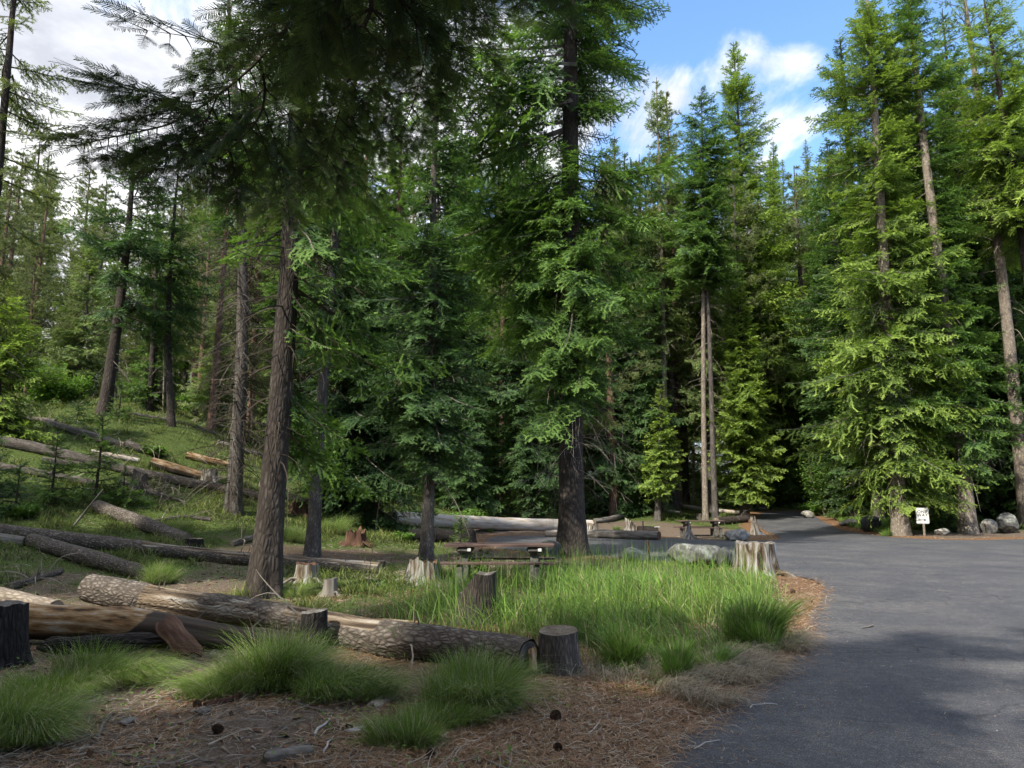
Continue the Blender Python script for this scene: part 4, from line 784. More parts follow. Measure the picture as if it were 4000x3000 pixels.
PP = [proto('pine', 211, 24, 3.9, 5.5, PINE, BARK_RED, .06, dz=.5, per=3.8, dens=1.5), proto('pine', 212, 22, 3.6, 3.5, PINE, BARK_GREY, .06, dz=.48, per=3.8, dens=1.5)]
used = set()
def place(pr, loc, H, rz, label, group):
    o, H0_ = pr
    if id(o) not in used: used.add(id(o)); c = o
    else: c = copy_tree(o)
    c.location = loc; s = H/H0_; c.scale = (s*1.0, s*1.0, s); c.rotation_euler = (0, 0, rz); c['label'] = label; c['group'] = group; return c
rgf = np.random.default_rng(12)
spots = []
def scatter_trees():
    rows = [(46, 30), (54, 30), (64, 32), (78, 32), (95, 32)]
    for Y, k in rows+[(-1, 26)]:
        for i in range(k):
            u = -260+2760*(i+rgf.uniform(.1, .9))/k
            if Y < 0: u, Y = rgf.uniform(-1500, -260), -1
            Y_ = rgf.uniform(24, 75) if Y < 0 else Y
            Yj = Y_*rgf.uniform(.93, 1.08); x = (u-W0/2)/F0*Yj
            if Y < 0: spots.append((u, x, Yj)); continue
            if 1590 < u < 1770 and Y < 60: continue
            if Y < 50 and u > 760 and u < 1780: continue
            if Y < 50 and u < 420 and u > 60: continue
            if -2 < x < 18 and Yj < 50: continue
            if float(road_dist(np.array([x]), np.array([Yj]))[0]) < 1.6: continue
            spots.append((u, x, Yj))
    for u, x, Y in spots:
        g = gz(x, Y); tv = skyline(u)+rgf.exponential(70)+(0 if Y > 50 else 60); z = at(u, tv, Y)[2]; H = max(7., z-g)
        left = u < 560
        if left: pr = (PP+PP+[PF[1]])[rgf.integers(5)]
        elif u < 1400: pr = [PF[0], PF[1], PF[0], PF[3], PP[0]][rgf.integers(5)]
        elif u < 1780: pr = [PF[0], PF[2], PF[1], PF[3], PP[1]][rgf.integers(5)]
        else: pr = [PF[2], PF[2], PF[0], PF[3]][rgf.integers(4)]
        pine = pr in PP
        Z = [(-9999, 'beyond the left edge'), (60, 'behind the bright leafy bush on the slope'), (190, 'behind the open-crowned fir'), (300, 'behind the bent fir'), (420, 'behind the reddish slender trunk'), (540, 'behind the furrowed dark trunk'), (660, 'behind the leaning grey trunk'), (840, 'behind the straight bare-trunked fir'),
             (980, 'behind the huge bleached log'), (1140, 'behind the thickest trunk'), (1330, 'behind the dark-skirted fir'), (1440, 'behind the burnt pine'), (1500, 'behind the twin poles'), (1590, 'behind the column-shaped fir'), (1690, 'beyond the end of the road'), (1780, 'behind the leafy roadside shrub'), (1860, 'behind the dark roadside boulder'), (1980, 'behind the road sign'), (2100, 'behind the squat tan rock'), (2212, 'past the right edge')]
        zone = [z_[1] for z_ in Z if u >= z_[0]][-1]; zone = ('far back ' if Y > 70 else 'standing ')+zone
        place(pr, (x, Y, g-.1), min(H, 34), rgf.uniform(0, 6.28), ('slender pine ' if pine else 'crowded fir ')+zone, ('background pines ' if pine else 'background firs ')+zone)
scatter_trees()
def understory():
    rg = np.random.default_rng(77)
    for Y, k in ((41, 26), (52, 30), (62, 26), (76, 28), (96, 30), (122, 34)):
        for i in range(k):
            u = -240+2700*(i+rg.uniform(.1, .9))/k; Yj = Y*rg.uniform(.93, 1.08); x = (u-W0/2)/F0*Yj
            if Y < 72 and 1330 < u < 1760 or Y < 100 and 1690 < u < 1850: continue
            if Y < 50 and (700 < u < 1800 or 190 < u < 300): continue
            if float(road_dist(np.array([x]), np.array([Yj]))[0]) < 2.5: continue
            g = gz(x, Yj); H = rg.uniform(5, 12) if Y < 90 else rg.uniform(10, 17)
            pr = PL[rg.integers(3)] if u < 560 else PL[rg.integers(2)] if u < 1780 else PL[1]
            zone = 'high on the left slope' if u < 300 else 'between the slope trunks' if u < 560 else 'behind the central firs' if u < 1330 else 'around the far road' if u < 1780 else 'under the dark right-hand woods'
            sz = 'low' if H < 6.5 else 'mid-sized' if H < 8.5 else 'fairly tall' if H < 11 else 'tall'
            place(pr, (x, Yj, g-.1), H, rg.uniform(0, 6.28), ('%s full-skirted %s %s' % (sz, 'pine' if pr is PL[2] else 'fir', zone)), 'young filler trees '+zone)
understory()
def shade_trees():
    rg = np.random.default_rng(5)
    for x in np.arange(-32, 14, 5.2):
        for y in np.arange(-31, 6, 5.2):
            X = x+rg.uniform(-1.6, 1.6); Y = y+rg.uniform(-1.6, 1.6)
            if math.hypot(X, Y-5) < 13 or abs(X) < .72*Y+6 and Y > -3.2 or (X > .5 and Y > -7.5) or rg.random() < .12: continue
            place(PF[rg.integers(0, 3)], (X, Y, gz(X, Y)-.1), rg.uniform(19, 26), rg.uniform(0, 6.28), 'fir standing behind the viewer and shading the clearing', 'firs behind the viewer')
shade_trees()
# slender bare poles in the shade of the woods
def poles():
    rng = np.random.default_rng(8)
    for i, (u, v, tu, tv, r, bk, lab) in enumerate([
        (352, 893, 352, 740, .05, BARK_PALE, 'thin pale dead pole on the slope beside the bent fir'),
        (1843, 1102, 1832, 1030, .16, BARK_PALE, 'short pale dead snag left of the flared pale fir base'),
        (1700, 1060, 1680, 640, .22, BARK_RED, 'leaning red pine pole beyond the bend of the road'),
        (1752, 1098, 1735, 560, .16, BARK_DARK, 'dark straight pole beyond the leafy shrub'),
        (1494, 1098, 1500, 950, .07, BARK_PALE, 'thin pale sapling pole between burnt pine and twin poles'),
        (1517, 1102, 1512, 1000, .13, BARK_PALE, 'broken pale snag close behind the twin poles'),
        (1880, 1112, 1868, 700, .16, BARK_DARK, 'dark pole behind the dark roadside boulder'),
        (2060, 1122, 2030, 700, .17, BARK_DARK, 'dark pole close behind the road sign trees')]):
        Y = None; b = hit(u, v); t = at(tu, tv, b[1]); axis, H = make_axis(b, t, .05, i)
        ob = thing('dead_tree', lab, 'dead tree', tuple(b)); build('trunk', trunk_part(axis, H, r, i+300, 10, (1., .3, 4), rtop=r*.5), [bk], ob, True); build('twig_sprays', dead_twigs(axis, H*.25, H*.95, 18, .9, i+30, r=.012), [TP], ob)
poles()
# ------------------------------------------------------------------ fallen logs
BARK_LOG = noisy('log_bark', [(.25, (.055, .045, .038)), (.5, (.16, .135, .115)), (.75, (.33, .30, .275))], (1, 1, .45), 14, 8, .95, 1., bdist=.02, crack=(22, .9, (.03, .025, .02)),
                 extra=patchy('peel', [(.38, (.045, .032, .023)), (.5, (.17, .13, .09)), (.66, (.38, .355, .32))], ns=7, sc=(1, 1, .5)))
PEELED = noisy('peeled_log', [(.36, (.03, .018, .01)), (.44, (.17, .09, .035)), (.54, (.30, .205, .11)), (.66, (.42, .39, .35))], (1, 1, .16), 15, 8, .7, .4, bdist=.015,
               extra=patchy('peel', [(.3, (.02, .015, .012)), (.7, (.09, .065, .05))], ns=4))
BLEACH = noisy('bleached_log', [(.30, (.16, .10, .06)), (.42, (.33, .28, .23)), (.7, (.50, .485, .475))], (1, 1, .10), 9, 8, .75, .3, bdist=.015)
def ctr(p, r):
    if len(p) == 3: return at(*p)
    q = hit(p[0], p[1]); return q+np.array((0, 0, r*.85))
def log(label, pts, rads, mat, cap=CUT, seed=1, rough=.12, sides=18, peel=None, knots=0, branches=0, ridges=.0, kmat=None, name='fallen_log', strips=None, group=None):
    C = np.array([ctr(p, r) for p, r in zip(pts, rads)]); S = np.concatenate(([0], np.cumsum(np.linalg.norm(np.diff(C, axis=0), axis=1)))); n = int(max(12, S[-1]/.09)) if S[-1] < 9 else int(S[-1]/.16)
    s = np.linspace(0, S[-1], n); P = np.stack([np.interp(s, S, C[:, i]) for i in range(3)], -1)
    k = max(3, int(n/len(pts)/2)*2+1); 
    for i in range(3):
        pad = np.concatenate((np.full(k//2, P[0, i]), P[:, i], np.full(k//2, P[-1, i]))); sm = np.convolve(pad, np.ones(k)/k, 'valid'); w = np.minimum(1, np.minimum(np.arange(n), np.arange(n)[::-1])/(k/2)); P[:, i] = sm*w+P[:, i]*(1-w)
    rr = np.interp(s, S, rads); o = P.mean(0); gl = P[:, 2]
    ob = thing(name, label, 'log', tuple(o), group)
    parts = tube(P-o, rr, sides, rough=rads[0]*rough, fs=4, seed=seed, ridges=ridges)
    V, F, m, a = parts[0]; f = np.repeat(s/S[-1], sides)
    th = np.tile(np.arange(sides)*2*math.pi/sides, n)
    a['peel'] = np.zeros(len(V)) if peel is None else peel(f, np.sin(th), V)
    if peel is not None and mat is BARK_LOG:     # bark stands proud of the bare wood
        up = a['peel']; nrm = norm(V-np.repeat(P-o, sides, 0)); V += nrm*(.014*ss(.55, .4, up))[:, None]
    build('bark' if mat in (BARK_LOG, BARK_GREY, BARK_DARK, BURNT) else 'stem', parts, [mat, cap], ob, True)
    for e in (0, 1):
        cp = tube(P[:2]-o if e == 0 else P[-2:]-o, [rr[0]*.985]*2 if e == 0 else [rr[-1]*.985]*2, sides, seed=seed, rough=0, caps=(1, 0) if e == 0 else (0, 1), mat=1)
        build('cut_end', cp[1:], [mat, cap], ob, True)
    rg = np.random.default_rng(seed)
    if knots:
        i = rg.integers(2, n-2, knots); T = norm(np.gradient(P, axis=0)); d = rg.normal(size=(knots, 3)); d[:, 2] = abs(d[:, 2])*.8+.2; d = norm(d-T[i]*(d*T[i]).sum(1)[:, None])
        tw, _ = twigs(P[i]-o+d*rr[i][:, None]*.8, d+T[i]*.3, rg.uniform(.06, .16, knots)+rr[i]*.3, .016, rg, droop=.1, segs=3, curl=.2); build('stub_sprays', [tw], [kmat or TWIG], ob)
    if branches:
        i = rg.integers(int(n*.05), int(n*.95), branches); T = norm(np.gradient(P, axis=0)); d = rg.normal(size=(branches, 3)); d[:, 2] = abs(d[:, 2])*.9; d = norm(d)
        tw, pts_ = twigs(P[i]-o, d+T[i]*.5, rg.uniform(.4, 1.5, branches), .014, rg, droop=.5, segs=6, curl=.5)
        t2, _ = twigs(pts_[:, 3], norm(pts_[:, 4]-pts_[:, 3])+rg.normal(size=(branches, 3))*.6, rg.uniform(.2, .6, branches), .007, rg, droop=.5, segs=4, curl=.4)
        build('branch_sprays', [tw, t2], [kmat or TWIG_PALE], ob)
    return ob, P, rr
def peel1(f, s, V):
    top = ss(-.1, .7, s)
    a = np.where((f > .17) & (f < .47), .95-.55*top*ss(.24, .34, f), 0.); a = np.where((f > .52) & (f < .73) & (s > .55), .95, a); return a
# tube frame: A horizontal, B up => sin>0 is the upper side
log('big half-peeled log slanting down to the cut stump, bark at both ends', [(196, 1271, 10.9), (330, 1296, 10.4), (553, 1327, 9.6), (700, 1355, 9.0), (830, 1382, 8.45), (1000, 1398, 7.9), (1143, 1420, 7.35)],
    [.178, .178, .168, .18, .19, .165, .145], BARK_LOG, cap=CUT_DARK, seed=3, peel=peel1, sides=40, knots=7, rough=.10, branches=3)
log('rotting yellow-brown peeled log under the left end of the half-peeled log', [(-90, 1338, 9.25), (80, 1341, 9.05), (230, 1348, 8.95), (360, 1362, 8.9), (500, 1386, 8.85), (640, 1398, 8.8)], [.20, .20, .195, .185, .17, .15], PEELED, cap=ROT, seed=4,
    peel=lambda f, s, V: np.clip(ss(.52, .62, f)*.9+ss(.1, -.6, s)*.55, 0, .95), sides=40, rough=.18, ridges=.06, knots=4)
log('pale grey log lying behind the rotting yellow log at the left edge', [(-120, 1262, 10.9), (0, 1290, 10.4), (120, 1316, 9.9)], [.12, .12, .11], BARK_PALE, seed=5, sides=20)
log('short pale split log behind the half-peeled log, at the edge of the tall grass', [(740, 1352, 9.6), (830, 1352, 9.7), (905, 1352, 9.8)], [.07, .08, .06], PEELED, seed=51, sides=16, rough=.25)
log('very long grey bark log crossing the left side behind the dark fir trunk', [(-60, 1158), (200, 1186), (400, 1208), (600, 1226), (820, 1240)], [.19, .18, .165, .155, .13], BARK_LOG, cap=CUT, seed=6, peel=lambda f, s, V: .30+.35*ss(.0, 1, s)*(f > .4), knots=18, sides=22)
log('scaly grey log below the very long log, ending at a low stump', [(66, 1182), (180, 1216), (300, 1250)], [.17, .175, .15], BARK_LOG, cap=CUT, seed=7, knots=6, sides=22)
log('dark log end below the very long log at the left edge', [(-80, 1168), (-20, 1176), (52, 1182)], [.15, .15, .13], WOOD_GREY, cap=CUT_DARK, seed=8, knots=4)
log('scaly log slanting down the slope to a dark low stump', [(208, 1106), (300, 1140), (402, 1180)], [.19, .19, .18], BARK_LOG, cap=CUT, seed=9, knots=6, sides=20)
log('long grey log high on the slope at the left edge', [(-40, 958), (60, 974), (140, 992), (300, 1030)], [.2, .2, .18, .15], BARK_GREY, seed=10, knots=8)
log('twisted-branch log on the upper slope left of the open-crowned fir', [(100, 922), (180, 945), (268, 968)], [.17, .16, .12], WOOD_GREY, seed=11, branches=34)
log('dark log with a bright broken end below the bent fir', [(270, 968), (330, 984)], [.18, .15], BARK_GREY, cap=WOOD_PALE, seed=12, branches=12)
log('split log with a bright inner face in the middle of the slope', [(328, 1010), (385, 1026), (455, 1042)], [.21, .2, .17], PEELED, seed=13, peel=lambda f, s, V: ss(.5, -.2, s)*.8, branches=5)
log('long grey log under the split log, running to the twig-wrapped fir', [(262, 1026), (380, 1048), (520, 1072), (610, 1092)], [.19, .18, .17, .15], BARK_LOG, seed=14, knots=10)
log('orange-brown peeled log left of the twig-wrapped fir', [(402, 990), (450, 1003), (508, 1016)], [.16, .16, .15], PEELED, seed=15, branches=10)
log('thin pale log half sunk in the grass above the split log', [(196, 982), (300, 1000)], [.11, .09], BLEACH, seed=16, branches=8)
log('brush-covered dead treetop below the grey upright stump', [(255, 1046), (330, 1068), (400, 1086)], [.10, .08, .03], TWIG_PALE, seed=17, branches=80)
log('short log balanced on a rotten stump between the two leaning trunks', [(612, 1078), (672, 1094)], [.15, .14], BARK_GREY, seed=18, knots=3)
log('thin fallen pole on the skyline behind the bent fir', [(255, 893), (400, 918), (480, 944)], [.09, .08, .06], BARK_GREY, seed=19, branches=30)
log('huge bleached log lying left of the thickest trunk beyond the spur road', [(845, 1133), (960, 1139), (1100, 1144), (1278, 1149)], [.30, .31, .33, .34], BLEACH, cap=CUT, seed=20, sides=26, knots=10, rough=.06)
log('broken dark log along the far edge of the spur road', [(1180, 1160), (1300, 1163), (1424, 1167)], [.17, .22, .20], WOOD_GREY, cap=ROT, seed=21, sides=24, rough=.25, ridges=.12, knots=6)
log('short forked grey log beside the pale jagged stump', [(1284, 1131), (1315, 1128), (1350, 1116)], [.16, .18, .16], WOOD_GREY, seed=22, knots=5, branches=2)
log('thin pale log slanting behind the pale jagged stump', [(1362, 1094), (1420, 1104), (1470, 1110)], [.14, .12, .1], BLEACH, seed=23)
log('slim log from the burnt pine towards the twin poles', [(1478, 1098), (1540, 1106), (1608, 1112)], [.16, .15, .13], BLEACH, seed=24, branches=3)
log('dark mossy log behind the picnic table, between twin poles and column fir', [(1548, 1134), (1580, 1132), (1612, 1128)], [.24, .26, .24], BARK_DARK, seed=25, branches=14)
log('burnt black log block left of the straight bare-trunked fir', [(888, 1168), (932, 1170)], [.22, .22], BURNT, cap=BURNT, seed=26, rough=.2)
log('burnt black log block right of the straight bare-trunked fir', [(938, 1171), (978, 1173)], [.27, .25], BURNT, cap=BURNT, seed=27, rough=.25)
for i, (pts, r, lab) in enumerate([([(-20, 1012), (90, 1030), (200, 1052)], .10, 'thin grey pole half hidden behind the saplings'), ([(470, 962), (545, 985), (600, 1000)], .11, 'thin grey log right of the reddish slender trunk'), ([(560, 1052), (620, 1066)], .10, 'short grey log end behind the furrowed trunk'),
    ([(90, 1000), (175, 1012)], .09, 'short pale pole on the upper slope'), ([(420, 912), (520, 936)], .09, 'thin pole in the grass at the top of the slope'), ([(40, 905), (120, 915)], .08, 'weathered pole at the slope top near the left edge'), ([(330, 1130), (400, 1120), (455, 1126)], .05, 'thin dead stick lying on the middle slope'),
    ([(500, 1180), (545, 1166)], .06, 'thin stick behind the very long log'), ([(130, 1240), (60, 1262), (20, 1275)], .05, 'crooked dead stick at the left below the scaly log')]):
    log(lab, pts, [r*1.25]*len(pts), [BARK_GREY, WOOD_GREY, BARK_LOG][i % 3], seed=60+i, knots=5, branches=[4, 8, 0, 5, 10, 6, 5, 3, 6][i], sides=12, rough=.2)
# ------------------------------------------------------------------ stumps
def stump(label, base, r, h, mat, cap, seed, slant=(0, 0), jag=0., flare=.5, lobes=5, hollow=0., sides=40, ridges=.03, tilt=(0, 0), taper=.1, roots=0, group=None, cat='stump', clip=False):
    b = hit(*base) if len(base) == 2 else at(*base); b = b.copy(); b[2] = gz(b[0], b[1]); ob = thing('tree_stump', label, cat, tuple(b), group); rg = np.random.default_rng(seed)
    th = np.arange(sides)*2*math.pi/sides; ct, st_ = np.cos(th), np.sin(th)
    top = h*(1+slant[0]*ct+slant[1]*st_)+jag*(fbm(ct*2.2+seed, st_*2.2, s=seed, o=3)-.5)*2*h+jag*.5*h*(rg.random(sides)-.5)
    if clip: top = np.minimum(top, h*(1+.03*np.cos(th*3)))
    top = np.maximum(top, .12*h); rows = 14; V = []; bk = []
    for i in range(rows+1):
        f = i/rows; z = top*f-.12*(1-f); zz = z/h
        fl = 1+flare*np.exp(-np.maximum(zz, 0)*4.5)*(1+.5*np.cos(th*lobes+seed)+.25*np.cos(th*(lobes+3)+2*seed)); rad = r*(1-taper*f)*fl*(1+ridges*2*(fbm(ct*5+seed, st_*5, zz*.5, s=seed+3, o=3)-.5)*2)
        V.append(np.stack((ct*rad+tilt[0]*z, st_*rad+tilt[1]*z, z), -1)); bk.append(np.stack((ct*r, st_*r, z), -1))
    i = np.arange(rows)[:, None]*sides; j = np.arange(sides)[None]; j2 = (j+1) % sides; Q = np.stack((i+j, i+j2, i+sides+j2, i+sides+j), -1).reshape(-1, 4)
    body = (np.concatenate(V), Q, 0, {'bk': np.concatenate(bk)})
    ring = V[-1]; cen = ring.mean(0); C = [ring]; B = [ring-cen]
    for f in (.8, .5, .2):
        p = cen+(ring-cen)*f; p[:, 2] = ring[:, 2]*f**.5+cen[2]*(1-f**.5)-hollow*h*(1-f)*1.2+rg.normal(size=sides)*(.004+jag*.03*h); C.append(p); B.append((ring-cen)*f)
    C.append(np.array([cen-np.array((0, 0, hollow*h))])); B.append(np.zeros((1, 3)))
    i = np.arange(3)[:, None]*sides; Q = np.stack((i+j, i+j2, i+sides+j2, i+sides+j), -1).reshape(-1, 4); k = 3*sides; T = np.stack((k+np.arange(sides), k+(np.arange(sides)+1) % sides, np.full(sides, 4*sides)), -1)
    VV = np.concatenate(C); BB = np.concatenate(B); Q3 = np.concatenate((Q[:, [0, 1, 2]], Q[:, [0, 2, 3]], T))
    build('bark', [body], [mat], ob, True); build('cut_top', [(VV, Q3, 0, {'bk': BB})], [cap], ob, True)
    for q in range(roots):
        a = rg.uniform(0, 6.28) if q else -.75; d = np.array((math.cos(a), math.sin(a), 0)); L = r*rg.uniform(.8, 1.4); P = np.array([d*r*.8+np.array((0, 0, .16*h)), d*(r+L*.4)+np.array((0, 0, .08)), d*(r+L)+np.array((0, 0, .0)), d*(r+L*1.5)+np.array((0, 0, -.06))])
        build('root', tube(P, [.07*r/.4, .05*r/.4, .03, .015], 8, rough=.01, seed=seed+q), [mat], ob, True)
    return ob
stump('freshly cut round stump with a flat ringed top at the end of the half-peeled log', (1207, 1454), .20, .385, BARK_GREY, CUT, 1, slant=(.02, .05), flare=.28, ridges=.05)
stump('dark charred stump standing in front of the half-peeled log', (676, 1408), .15, .42, BURNT, CUT_DARK, 2, slant=(.04, .0), jag=.04, flare=.12)
stump('tall dark stump with a slanting top deep in the green grass', (1033, 1345), .26, .64, BARK_DARK, CUT_DARK, 3, slant=(.42, -.05), jag=.10, flare=.30, clip=True, ridges=.06)
stump('large bleached ragged stump at the road edge beside the boulder', (1637, 1243), .43, .72, WOOD_WHITE, WOOD_GREY, 4, jag=.10, flare=.20, lobes=7, hollow=.08, ridges=.12, roots=4, taper=.02)
stump('low weathered white stump with spreading jagged roots, in front of the straight fir', (914, 1262), .33, .42, WOOD_WHITE, ROT, 5, jag=.32, flare=.65, lobes=6, hollow=.4, ridges=.16, roots=5, taper=.15)
stump('small brown stump with flared roots, alone on bare litter', (713, 1287), .115, .27, WOOD_GREY, CUT_DARK, 6, slant=(.05, 0), flare=.55, lobes=4, jag=.06, roots=2, ridges=.08)
stump('black and white split stump under the very long log', (662, 1257), .21, .34, WOOD_WHITE, ROT, 7, jag=.14, flare=.35, lobes=5, hollow=.2, ridges=.12, roots=3)
stump('small dark stump at the right end of the very long log', (823, 1236), .105, .25, BARK_DARK, CUT_DARK, 8, flare=.1)
stump('low dark stump at the end of the scaly grey log', (316, 1252), .21, .20, BARK_DARK, CUT_DARK, 9, flare=.15, slant=(.1, 0))
stump('low dark stump at the lower end of the scaly log on the slope', (418, 1182), .25, .22, BURNT, CUT, 10, flare=.15, jag=.08)
stump('big dark stump with a grey split face at the left edge', (-6, 1444), .24, .62, BURNT, CUT_DARK, 11, jag=.05, flare=.18, ridges=.08)
stump('crumbling red-brown rotten stump on bare ground behind the long log', (768, 1176), .28, .42, ROT, ROT, 12, jag=.5, flare=.6, hollow=.3, ridges=.2, roots=2)
stump('charred black stump with a fir seedling beside it, behind the near table', (1013, 1176), .26, .50, BURNT, BURNT, 13, jag=.18, flare=.2)
stump('upright grey stump beside the brush-covered treetop', (301, 1058), .24, .62, BARK_GREY, CUT, 14, slant=(-.15, 0), flare=.3)
stump('pale grey stump between the split log and the twig-wrapped fir', (452, 1048), .3, .56, WOOD_WHITE, CUT_DARK, 15, flare=.25, jag=.06)
stump('rotten hollow stump holding up the short balanced log', (645, 1112), .32, .44, ROT, ROT, 16, jag=.3, flare=.3, ridges=.15)
stump('pale jagged stump with an orange split side, beyond the spur road', (1361, 1150), .30, .62, WOOD_WHITE, WOOD_PALE, 17, slant=(-.25, 0), jag=.15, flare=.2, hollow=.2, ridges=.15)
stump('small bleached flared stump just right of the thickest trunk', (1280, 1152), .30, .5, WOOD_WHITE, CUT, 18, slant=(-.1, 0), flare=.7, lobes=3)
stump('small grey stump seen above the far picnic table', (1511, 1124), .19, .42, BARK_GREY, CUT, 19, flare=.2)
stump('white twisted stump at the tip of the needle-covered island', (1633, 1156), .20, .72, WOOD_WHITE, WOOD_WHITE, 20, jag=.6, flare=.8, ridges=.35, tilt=(-.15, 0), taper=.5, lobes=3)
stump('white root stump in front of the far picnic table', (1490, 1164), .15, .66, WOOD_WHITE, WOOD_WHITE, 21, jag=.8, flare=1.6, ridges=.4, taper=.7, lobes=3, roots=4)
stump('mossy low stump half sunk in the grass beside the dark fir trunk', (690, 1090), .22, .22, BARK_GREY, CUT_DARK, 22, flare=.3)
# ------------------------------------------------------------------ rocks
def rock(label, base, size, mat, seed, cuts=7, rough=.09, sink=.25, sub=4):
    b = hit(*base); ob = build('boulder', [lumpy((0, 0, size[2]*(1-sink)), size, seed, sub, cuts, rough)], [mat], None, True); ob.location = tuple(b); return tag(ob, label, 'rock')
rock('big grey-green lichen boulder between the rusty post and the bleached stump', (1502, 1224), (.72, .5, .36), ROCK, 1, cuts=8)
rock('dark angular rock standing in for the shadow right of the big lichen boulder', (1566, 1226), (.24, .28, .30), ROCK_DARK, 2)  # dark stone shaped in place of the shadow beside the boulder
rock('low white layered rock left of the rusty post', (1370, 1215), (.40, .3, .24), ROCK_PALE, 3, cuts=5)
rock('long pale boulder right of the far picnic table', (1588, 1168), (.62, .45, .30), ROCK_PALE, 4)
rock('dark round boulder at the roadside left of the sunlit fir', (1881, 1148), (.60, .5, .48), ROCK_DARK, 5)
rock('flat pale rocks in the bright grass left of the dark boulder', (1834, 1136), (.55, .4, .22), ROCK_PALE, 6)
rock('small pale rock near the bend of the road', (1744, 1119), (.45, .4, .28), ROCK_PALE, 7)
rock('squat tan rock right of the flared grey fir', (2138, 1152), (.40, .35, .40), ROCK_PALE, 8)
rock('taller brown rock, rightmost of the roadside rocks', (2178, 1152), (.52, .45, .58), ROCK, 9)
rock('low brown rock half buried right of the road sign', (2036, 1157), (.34, .3, .2), ROCK_PALE, 10)
rock('pale round rock in the bright grass behind the column fir', (1646, 1102), (.5, .4, .3), ROCK_PALE, 11)
rock('dark flat rock at the left end of the spur road, behind the near table', (1188, 1206), (.4, .4, .3), ROCK_DARK, 12)
# ------------------------------------------------------------------ picnic tables
PLANK = noisy('brown_plank', [(.3, (.04, .026, .022)), (.55, (.10, .065, .055)), (.8, (.20, .15, .13))], (.25, 2, 2), 9, 7, .75, .4, bdist=.004)
CONC = noisy('dark_concrete', [(.3, (.04, .038, .034)), (.55, (.11, .105, .095)), (.8, (.23, .22, .20))], (1, 1, 1), 12, 8, .9, .4)
WHITE = noisy('white_end', [(.3, (.35, .35, .33)), (.7, (.7, .7, .68))], (1, 1, 1), 8, 4, .8, .2)
def picnic(label, loc, rz, L):
    ob = thing('picnic_table', label, 'picnic table', tuple(loc)); ob.rotation_euler = (0, 0, rz); rg = np.random.default_rng(4)
    for k in range(4): build('plank', [boxp((rg.normal()*.006, (k-1.5)*.19, .745+rg.normal()*.002), (L, .18, .045))], [PLANK], ob)
    for sd in (-1, 1):
        for k in range(2): build('bench_plank', [boxp((rg.normal()*.006, sd*(.66+k*.125)-sd*.06, .44), (L+.04, .12, .04))], [PLANK], ob)
        for x in (-L*.34, L*.34):
            build('bench_leg', [boxp((x, sd*.66, .20), (.12, .16, .42), bev=.015)], [CONC], ob)
    for x in (-L*.32, L*.32):
        build('pedestal', [boxp((x, 0, .30), (.17, .42, .74), bev=.02), boxp((x, 0, .66), (.30, .66, .112), bev=.04)], [CONC], ob)
        build('end_cap', [boxp((x+.10, -.345, .665), (.07, .03, .06))], [WHITE], ob)
    return ob
b = np.array((at(1080, 1262, 15.4)[0], 15.4, 0)); b[2] = gz(b[0], b[1])+.01; picnic('nearer brown picnic table sunk in tall grass, left of the thickest trunk', b, R(-2), 2.12)
b = hit(1514, 1160); b[2] = gz(b[0], b[1])+.01; picnic('farther brown picnic table with concrete pedestals across the spur road', b, R(3), 2.2)
# fire ring
def firering():
    b = hit(1399, 1150); ob = thing('fire_ring', 'low black steel fire grate with an upright post behind the broken log', 'fire ring', tuple(b)); m = noisy('sooty_steel', [(.3, (.012, .011, .01)), (.7, (.05, .04, .035))], (1, 1, 1), 10, 6, .7, .3)
    for x, y, sx, sy in ((0, -.32, 1.05, .03), (0, .32, 1.05, .03), (-.51, 0, .03, .61), (.51, 0, .03, .61)): build('side_panel', [boxp((x, y, .15), (sx, sy, .32))], [m], ob)
    build('grate', [boxp((-.16+.0*k, -.26+.075*k, .33), (.7, .014, .014), bev=.003) for k in range(8)]+[boxp((-.16, 0, .34), (.014, .6, .02), bev=.003)], [m], ob)
    build('post', tube(np.array([(-.3, -.34, 0), (-.3, -.34, .62)]), .035, 10, caps=(0, 1), capmat=0), [m], ob, True); build('bar', [boxp((.45, -.345, .30), (.3, .02, .03))], [WHITE], ob)
firering()
def post():
    b = hit(1403, 1210); m = noisy('rusty_steel', [(.3, (.06, .022, .012)), (.55, (.16, .06, .03)), (.8, (.28, .14, .08))], (1, 1, .4), 14, 7, .85, .5)
    ob = build('post', [boxp((0, 0, .24), (.055, .035, .60))], [m], None); ob.location = tuple(b); ob.rotation_euler = (.0, R(-5), .2); ob.name = 'marker_post'; tag(ob, 'short rusty steel post leaning in the grass by the white rock', 'post')
post()
